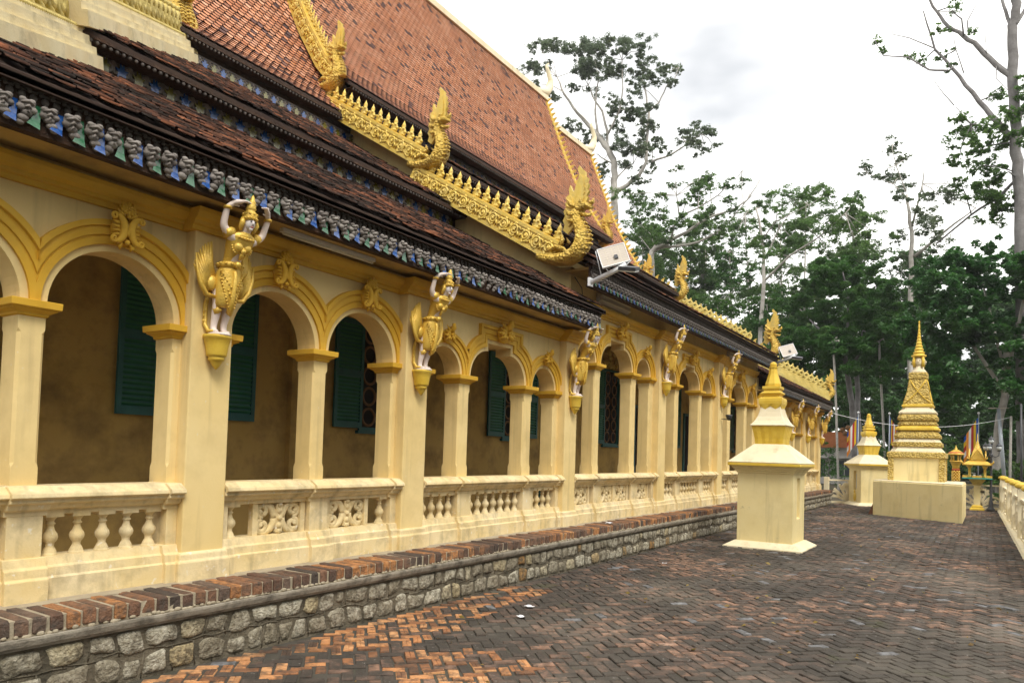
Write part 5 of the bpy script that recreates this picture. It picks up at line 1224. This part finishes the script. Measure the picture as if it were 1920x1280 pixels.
# ================================================================ trees
def leaf_mesh(name,C,size,m,seed,flat=.35,asp=.5):
    rs_=np.random.RandomState(seed); n=len(C)
    a=rs_.uniform(0,2*PI,n); el=rs_.normal(-.25,flat,n)
    d=np.stack([np.cos(a)*np.cos(el),np.sin(a)*np.cos(el),np.sin(el)],1)
    ro=rs_.normal(0,.7,n); side=np.stack([-np.sin(a),np.cos(a),np.zeros(n)],1); up=np.cross(d,side); w_=side*np.cos(ro)[:,None]+up*np.sin(ro)[:,None]; up2=np.cross(d,w_)
    s=size*rs_.lognormal(0,.32,n).clip(.45,2.0)[:,None]
    v=np.stack([C-d*s*.5,C+w_*s*asp*.5+up2*s*.08-d*s*.05,C+d*s*.5-up2*s*.06,C-w_*s*asp*.5+up2*s*.08-d*s*.05],1).reshape(-1,3)
    me=bpy.data.meshes.new(name); me.vertices.add(4*n); me.vertices.foreach_set('co',v.astype(np.float32).ravel())
    me.loops.add(4*n); me.loops.foreach_set('vertex_index',np.arange(4*n,dtype=np.int32)); me.polygons.add(n)
    me.polygons.foreach_set('loop_start',np.arange(0,4*n,4,dtype=np.int32)); me.polygons.foreach_set('loop_total',np.full(n,4,dtype=np.int32))
    me.materials.append(MAT[m]); me.update(calc_edges=True); return me
def clump_points(ctr,R_,n,rs_,k=9,shell=.0,fl=.75):
    sub=rs_.normal(0,.45,(k,3))*R_*np.array([1,1,fl])
    idx=rs_.randint(0,k,n); d=rs_.normal(0,1,(n,3)); d/=np.linalg.norm(d,axis=1)[:,None]
    r=rs_.uniform(shell,1,n)**.5*R_*rs_.uniform(.28,.5,k)[idx]
    return np.array(ctr)+sub[idx]+d*r[:,None]*np.array([1,1,.7])
def depth_of(p): return (Vector(p)-CAM).dot(CF)
def px_tree(name,label,Yt,limbs,blobs,leafm,lsize,cov,bark,seed,group='trees beyond the terrace',tf=None,dj=2.0,r0=.4,cat='tree',shell=0.,k=9,twigs=True,fruit=None):
    tf=tf or (lambda q:q); rs_=np.random.RandomState(seed); rr=random.Random(seed)
    W=[]
    for li,(pts,ra,rb) in enumerate(limbs):
        P=[]; off=0 if li==0 else rr.uniform(-dj,dj)
        for i,q in enumerate(pts):
            t=i/max(1,len(pts)-1); P.append(at_y(*tf(q),Yt+off*t))
        W.append((P,ra*.66,rb*.8))
    base=Vector((W[0][0][0].x,W[0][0][0].y,GZ-.05)); W[0]=([base]+W[0][0] if W[0][0][0].z>GZ+.3 else W[0][0],W[0][1],W[0][2])
    T=empty(name,base,label,cat,group); WL[T.name]=base
    tr=MB(True)
    for (P,ra,rb) in W:
        # refine with wobble
        Q=[];RR=[]
        for i in range(len(P)-1):
            for s in range(3):
                t=s/3; p=P[i].lerp(P[i+1],t); 
                if s: p=p+Vector((rr.uniform(-1,1),rr.uniform(-1,1),rr.uniform(-1,1)))*ra*.25
                Q.append(p); g_=(i+t)/(len(P)-1); RR.append(ra+(rb-ra)*g_)
        Q.append(P[-1]); RR.append(rb); tr.tube(Q,RR,8)
    allp=[(p,ra+(rb-ra)*i/len(P)) for P,ra,rb in W for i,p in enumerate(P)]
    cen=[]; tw=MB(True)
    for (bx,by,br) in blobs:
        q=tf((bx,by)); sc_=br*(1.15 if twigs else 1)/(tf.s if hasattr(tf,'s') else 1); dy=rr.uniform(-dj,dj); c0=at_y(*q,Yt+dy); R_=sc_*depth_of(c0)/FPX
        lp=lsize*FPX/depth_of(c0); n=max(8,int(cov*2.3*PI*sc_*sc_/(lp*lp*.27)))
        if twigs:   # airy crown: several loose sprays per bough
            for q_ in range(6):
                cc=np.array(c0)+rs_.normal(0,.55*R_,3)*np.array([1,1,.75]); cen.append(clump_points(cc,R_*rs_.uniform(.4,.8),max(5,int(n*.24)),rs_,8,shell,.5))
        else: cen.append(clump_points(c0,R_,n,rs_,k,shell))
        if twigs:
            p=min(allp,key=lambda a:(a[0]-c0).length)[0]
            if (p-c0).length>.3: mid=p.lerp(c0,.5)+Vector((rr.uniform(-.3,.3),rr.uniform(-.3,.3),rr.uniform(0,.4)))*min(1,R_); tw.tube([p,mid,c0],[max(.02,min(.06,lsize*.22)),.035,.012],5)
    if tw.v: tr.merge(tw)
    tr.build('trunk',bark,T)
    C=np.concatenate(cen)-np.array(base); cr_=bpy.data.objects.new('crown',leaf_mesh('crown',C,lsize,leafm,seed)); COL.objects.link(cr_); cr_.parent=T; WL[cr_.name]=base
    if fruit:
        for q in fruit: p=at_y(*q,Yt-.6); MB(True).ball(p,.17,10,7).build('fruit','coconut',T)
    return T
class TF:
    def __init__(s,x,y,k): s.x,s.y,s.s=x,y,k
    def __call__(s,q): return (s.x+q[0]/s.s,s.y+q[1]/s.s)
a=TF(970,60,3.766)
px_tree('tall_tree','tallest spreading tree rising above the roof ridge end',62,[
 ([(690,2600),(690,1500),(690,1280),(688,1150),(680,1050),(685,940),(650,850),(600,770),(540,700)],.62,.33),([(540,700),(430,580),(330,440),(280,320)],.30,.08),
 ([(690,1130),(780,1080),(860,1010),(910,920),(920,700),(930,560),(900,400),(880,330)],.36,.07),([(640,830),(635,700),(600,560),(545,480),(500,380)],.24,.07),([(570,740),(550,560),(560,400),(575,330)],.2,.06),
 ([(640,720),(720,560),(745,400),(740,200)],.17,.05),([(950,915),(1080,870),(1200,790),(1300,720)],.17,.05),([(930,560),(1000,500),(1050,390),(1110,340),(1140,250)],.14,.03),([(700,1030),(760,970),(820,930)],.12,.04),([(540,700),(480,620),(400,540),(330,430),(250,380)],.18,.05),([(690,940),(600,890),(560,860)],.12,.05)],
 [(150,90,60),(230,110,70),(100,250,60),(180,240,60),(400,110,80),(470,130,80),(540,170,80),(420,270,80),(520,290,80),(600,290,70),(660,210,70),(690,90,70),(780,90,70),(860,140,70),(720,270,60),(900,240,70),(940,300,60),(850,360,60),(1040,280,50),(1060,350,50),(1130,270,30),(140,380,45),(260,440,50),(400,400,40),(680,530,60),(700,600,60),(800,560,70),(870,600,70),(940,520,40),(930,680,50),(380,680,60),(470,760,60),(740,780,70),(800,830,80),(880,860,70),(940,800,60),(920,940,50),(1040,820,40),(1170,750,60),(1250,740,60),(1330,690,60),(1290,820,50),(1380,800,30),(850,1040,50),(600,950,40),(600,1000,40)],
 'leaf_tall',.165,1.25,'bark_pale',1,tf=a)
b=TF(1160,300,3.766)
px_tree('spreading_tree','pale tree with long limbs sweeping up to the right, beyond the gold finials',60,[
 ([(235,2000),(235,760),(235,650),(260,620),(370,565)],.42,.30),([(260,625),(370,565),(480,510),(560,450),(680,390),(830,340),(910,280),(1000,140)],.27,.04),([(250,640),(300,620),(430,605),(560,580),(680,520),(790,430),(870,330),(940,250)],.22,.04),([(370,565),(390,470),(450,390),(560,340),(700,250),(760,190)],.17,.04),([(430,400),(410,250),(390,80)],.10,.03),([(910,280),(930,220),(1020,110)],.06,.015),([(880,310),(870,200),(875,70)],.05,.012)],
 [(130,290,80),(60,240,60),(280,390,70),(140,440,80),(120,520,70),(320,510,60),(400,440,60),(480,300,50),(550,290,50),(560,400,70),(620,380,60),(300,560,50),(520,470,60),(600,120,60),(640,180,60),(800,170,50),(700,480,50),(420,60,35),(370,180,40),(300,250,40),(520,190,40),(580,210,50),(760,290,40),(850,180,30),(800,350,40),(770,520,40),(740,430,40)],
 'leaf_mid',.165,1.0,'bark_pale',2,tf=b)
c2=TF(960,0,2.0)
px_tree('slender_tree','slender pale tree with a wide light crown left of the round dark tree',58,[
 ([(940,1750),(930,1280),(945,1050),(945,950),(930,850),(915,780)],.34,.08),([(950,1050),(1040,960),(1150,890),(1250,800)],.15,.04),([(948,970),(1000,860),(1060,770)],.12,.03),([(935,900),(990,830),(1130,760)],.1,.03)],
 [(930,780,34),(1000,760,40),(1060,740,40),(1130,720,40),(1210,730,46),(1290,780,40),(1340,860,38),(1230,850,46),(1100,840,46),(1000,850,40),(950,880,34),(1350,930,40),(1180,930,46),(1300,940,46),(1060,900,40),(980,960,36)],'leaf_mid',.16,.9,'bark_pale',3,tf=c2,dj=3)
px_tree('pale_tree','white barked tree with a sparse crown behind the right-hand trees',60,[
 ([(1495,1750),(1495,1090),(1500,900),(1490,800),(1480,730)],.36,.1),([(1500,850),(1540,690),(1545,640)],.12,.03),([(1510,960),(1620,870),(1740,780)],.2,.05),([(1480,740),(1430,690),(1330,650)],.08,.02),([(1478,720),(1440,620),(1425,560)],.07,.02)],
 [(1420,550,28),(1470,600,26),(1330,620,26),(1400,650,28),(1460,660,30),(1470,710,28),(1440,740,26),(1540,740,30),(1600,730,34),(1580,810,36),(1520,790,30),(1530,850,38),(1640,750,28),(1660,690,22),(1450,880,30),(1480,960,36),(1600,900,40)],'leaf_tall',.16,.85,'bark_pale',4,tf=c2,dj=2)
d=TF(1620,0,2.783)
px_tree('bare_limbed_tree','tall dark tree with bare twisting limbs at the right edge',44,[
 ([(835,2500),(815,1200),(800,900),(790,740),(785,520),(780,300),(775,150),(790,60),(800,-40)],.42,.25),([(785,420),(690,340),(600,250),(520,190),(440,140),(380,60),(330,-20)],.24,.07),([(790,740),(700,640),(600,530),(500,400),(370,260),(310,60)],.25,.04),([(440,370),(340,365),(230,300),(100,290),(60,220)],.09,.02),([(360,250),(240,200),(150,180),(140,110)],.05,.012),([(775,170),(740,60),(710,-20)],.15,.08),([(790,130),(835,60),(860,0)],.15,.09),([(520,190),(510,100),(460,60),(390,60)],.07,.02),([(545,180),(540,110),(600,0)],.06,.02),([(520,380),(480,260),(460,150)],.05,.015),([(790,700),(830,560),(900,450)],.2,.08),([(800,930),(700,1030),(560,1120),(380,1270)],.12,.06),([(470,550),(400,470),(350,400)],.04,.012),([(640,290),(630,150),(640,100)],.03,.01),([(690,340),(690,410),(750,470)],.04,.015),([(560,650),(480,560)],.05,.02)],
 [(60,220,22),(100,265,20),(250,290,25),(310,320,20),(400,160,25),(480,40,30),(420,290,25),(460,350,25),(560,160,20),(700,500,40),(740,600,40),(500,620,40),(480,710,45),(580,690,60),(680,680,60),(640,760,60),(720,760,50),(490,840,50),(560,790,40),(600,860,20),(640,920,60),(700,920,60),(620,1000,60),(700,1020,60),(750,1060,50),(650,1110,60),(830,480,40),(830,400,30),(720,1130,40),(500,950,40),(840,600,50),(850,720,60)],'leaf_mid',.16,1.0,'bark_dark',5,tf=d,dj=1.5)
def fill(poly,n,rmin,rmax,seed):
    rr=random.Random(seed); out_=[]; xs=[p[0] for p in poly]; ys_=[p[1] for p in poly]
    def ins(x,y):
        c=False; j=len(poly)-1
        for i in range(len(poly)):
            (xi,yi),(xj,yj)=poly[i],poly[j]
            if (yi>y)!=(yj>y) and x<(xj-xi)*(y-yi)/(yj-yi)+xi: c=not c
            j=i
        return c
    while len(out_)<n:
        x,y=rr.uniform(min(xs),max(xs)),rr.uniform(min(ys_),max(ys_))
        if ins(x,y): out_.append((x,y,rr.uniform(rmin,rmax)))
    return out_
px_tree('round_tree','dense dark green round-crowned tree on twin trunks behind the fence',50,[
 ([(1606,960),(1603,860),(1598,760),(1588,690),(1575,640)],.30,.2),([(1614,900),(1610,800),(1606,700),(1620,620)],.28,.16),([(1588,690),(1540,620),(1500,580)],.14,.05),([(1600,680),(1650,610),(1680,580)],.14,.05),([(1590,650),(1590,560),(1580,510)],.14,.04)],
 fill([(1462,640),(1490,560),(1530,500),(1580,488),(1630,505),(1668,545),(1690,600),(1695,660),(1660,705),(1600,690),(1540,700),(1480,705)],120,16,30,6),'leaf_dense',.14,2.1,'bark_dark',6,dj=4.0,shell=.35,k=7,twigs=False,fruit=[(1590,802),(1585,812),(1594,814),(1580,806)])
px_tree('broad_leaf_tree','big glossy-leaved tree filling the right side behind the tall stupa',43,[
 ([(1880,960),(1868,860),(1872,800),(1885,740),(1890,650)],.30,.2),([(1885,740),(1820,640),(1770,580)],.16,.05),([(1888,700),(1920,560),(1930,480)],.16,.05),([(1880,680),(1850,560),(1830,490)],.12,.04)],
 fill([(1700,560),(1740,500),(1800,478),(1860,455),(1925,445),(1990,440),(1990,800),(1900,770),(1840,740),(1800,770),(1760,740),(1720,690),(1690,640)],110,20,38,7)+fill([(1690,600),(1760,600),(1790,780),(1740,760)],12,14,22,8),'leaf_broad',.21,2.0,'bark_pale',7,dj=3.5,shell=.3,k=7,twigs=False)
# slender woodland trees seen between roof and round tree
rr=random.Random(9)
spec=[(1205,430,520,68,'leaf_mid'),(1285,455,560,70,'leaf_mid'),(1322,420,600,72,'leaf_mid'),(1370,470,640,66,'leaf_dense'),(1402,400,640,75,'leaf_mid'),(1465,420,620,72,'leaf_mid'),(1345,560,660,64,'leaf_bright'),(1510,380,560,78,'leaf_mid'),(1600,370,520,80,'leaf_mid'),(1710,470,560,76,'leaf_dense'),(1255,560,640,74,'leaf_dense'),(1440,560,700,60,'leaf_dense')]
wl=['at the foot of the tallest tree','just right of the far gold finials','behind the finials of the far gable','left of the slender pale tree','rising thin behind the far eave','directly left of the round dark tree','low and bright behind the far eave','above and behind the round tree, left','above and behind the round tree, right','between the round tree and the white barked tree','low and dark under the spreading tree','low at the left foot of the round tree']
for k,(x,yt,yb,Yd,lm) in enumerate(spec):
    bl=[]
    for q in range(26):
        t=rr.random(); bl.append((x+rr.gauss(0,24)*(1.1-.3*t),yt+(yb+40-yt)*t,rr.uniform(12,22)))
    lean=rr.uniform(-12,12)
    px_tree('woodland_tree','slim woodland tree '+wl[k],Yd,[([(x+lean,900),(x+lean*.5,yb),(x,(yb+yt)/2),(x-lean*.4,yt)],.20,.05)],bl,lm,.18,.8,'bark_pale',20+k,'slim woodland trees behind the hall',dj=2.5)
# palms / areca trunks behind the fence
for (x0,y0,x1,y1,l,Yd) in ((1572,905,1562,640,'thin pale palm trunk left of the twin trunks',46),(1660,905,1648,640,'thin mottled palm trunk between the far stupa and the tall stupa',47)):
    px_tree('palm_trunk',l,Yd,[([(x0,930),(x0,905),((x0+x1)/2+1,(y0+y1)/2),(x1,y1)],.10,.08)],[(x1,y1-5,22),(x1-10,y1+8,16),(x1+12,y1+4,16)],'leaf_dense',.3,1.5,'pole_bark',int(x0),None,dj=.5,cat='palm')
# dark wood behind everything
def wood(poly,n,Y0_,Y1_,ls,m,seed,label):
    rs_=np.random.RandomState(seed); rr_=random.Random(seed); C=[]
    for (x,y,r) in fill(poly,n,18,34,seed):
        c0=at_y(x,y,rr_.uniform(Y0_,Y1_)); R_=r*depth_of(c0)/FPX; lp=ls*FPX/depth_of(c0); C.append(clump_points(c0,R_,int(2.9*PI*r*r/(lp*lp*.27)),rs_,6,.2))
    C=np.concatenate(C); C=C[C[:,2]>GZ]; o=bpy.data.objects.new('woodland',leaf_mesh('woodland',C,ls,m,seed)); COL.objects.link(o); tag(o,label,'woodland',None,'stuff')
wood([(1130,520),(1250,585),(1340,620),(1420,600),(1480,560),(1700,560),(1990,540),(1990,900),(1130,900)],520,80,100,.40,'leaf_wood',31,'dark mass of woodland closing the view behind the trees')
wood([(1100,640),(1300,655),(1450,640),(1990,620),(1990,905),(1100,905)],230,104,116,.8,'leaf_wood',33,'farthest dark woodland low behind everything')
wood([(1440,690),(1520,650),(1700,640),(1760,700),(1990,690),(1990,890),(1640,885),(1600,830),(1520,760)],130,58,72,.27,'leaf_wood',32,'shaded understorey behind the terrace fence')
rs_=np.random.RandomState(77); C=[]  # unseen trees right of and behind the view, added to cut low sky light
for k in range(170):
    c0=(rs_.uniform(15,27),rs_.uniform(-30,42),rs_.uniform(0,1)**.7*12); C.append(clump_points(c0,2.4,90,rs_,6,.2))
for k in range(60):
    c0=(rs_.uniform(-8,20),rs_.uniform(-34,-24),rs_.uniform(0,1)**.7*11); C.append(clump_points(c0,2.4,90,rs_,6,.2))
C=np.concatenate(C); C=C[C[:,2]>GZ]; o=bpy.data.objects.new('woodland',leaf_mesh('woodland',C,1.0,'leaf_wood',78)); COL.objects.link(o); tag(o,'unseen woodland added right of and behind the terrace to cut low sky light','woodland',None,'stuff')
lo_=bpy.data.objects.new('fallen_leaves',leaf_mesh('fallen_leaves',LEAF_LITTER,.055,'leaf_dry',5,flat=.12)); COL.objects.link(lo_); tag(lo_,'small dry leaves scattered over the brick paving','leaves',None,'stuff')
def shrub(px,py,Yd,R_,label,m,seed):
    rs_=np.random.RandomState(seed); p=at_y(px,py,Yd); base=Vector((p.x,p.y,GZ-.02)); T=empty('shrub',base,label,'shrub','shrubs beyond the fence'); C=[]
    h=max(.6,p.z-GZ)
    for k in range(10): C.append(clump_points((p.x+rs_.normal(0,R_*.5),p.y+rs_.normal(0,R_*.4),GZ+h*rs_.uniform(.2,1.0)),R_*.5,140,rs_,6))
    C=np.concatenate(C); C=C[C[:,2]>GZ]-np.array(base); o=bpy.data.objects.new('foliage',leaf_mesh('foliage',C,.16,m,seed)); COL.objects.link(o); o.parent=T
    st_=MB(True)
    for k in range(4): st_.tube([base,base+Vector((rs_.normal(0,.15),rs_.normal(0,.15),h*.5)),base+Vector((rs_.normal(0,.3),rs_.normal(0,.3),h*.9))],[.03,.022,.01],5)
    st_.build('stem','bark_dark',T)
shrub(1552,835,52,1.6,'dark shrub in front of the grey house','leaf_dense',46); shrub(1700,840,47,1.3,'green shrub seen left of the tall stupa\'s shaft','leaf_bright',41); shrub(1770,820,46,1.5,'green shrub seen right of the tall stupa','leaf_mid',42); shrub(1862,890,42,.8,'small vine covered shrub behind the fence corner','leaf_bright',43); shrub(1905,850,44,1.2,'green shrub behind the gold capped posts','leaf_mid',44); shrub(1690,860,52,1.2,'low shrub behind the far flag','leaf_dense',45)
for ob in bpy.data.objects:
    if '_local' in ob: del ob['_local']
# ================================================================ thin humid air
hz=MB().box(-60,60,-45,130,GZ-1.2,46).build('haze','earth'); hm=bpy.data.materials.new('air'); hm.use_nodes=True; nn_=hm.node_tree.nodes; nn_.remove(nn_['Principled BSDF'])
pv=nn_.new('ShaderNodeVolumePrincipled'); pv.inputs['Color'].default_value=(.93,.95,.97,1); pv.inputs['Density'].default_value=.0004; pv.inputs['Anisotropy'].default_value=.2
hm.node_tree.links.new(pv.outputs[0],nn_['Material Output'].inputs['Volume']); hz.data.materials.clear(); hz.data.materials.append(hm); hz.display_type='WIRE'
tag(hz,'thin pale humid air over the whole place','haze',None,'stuff')
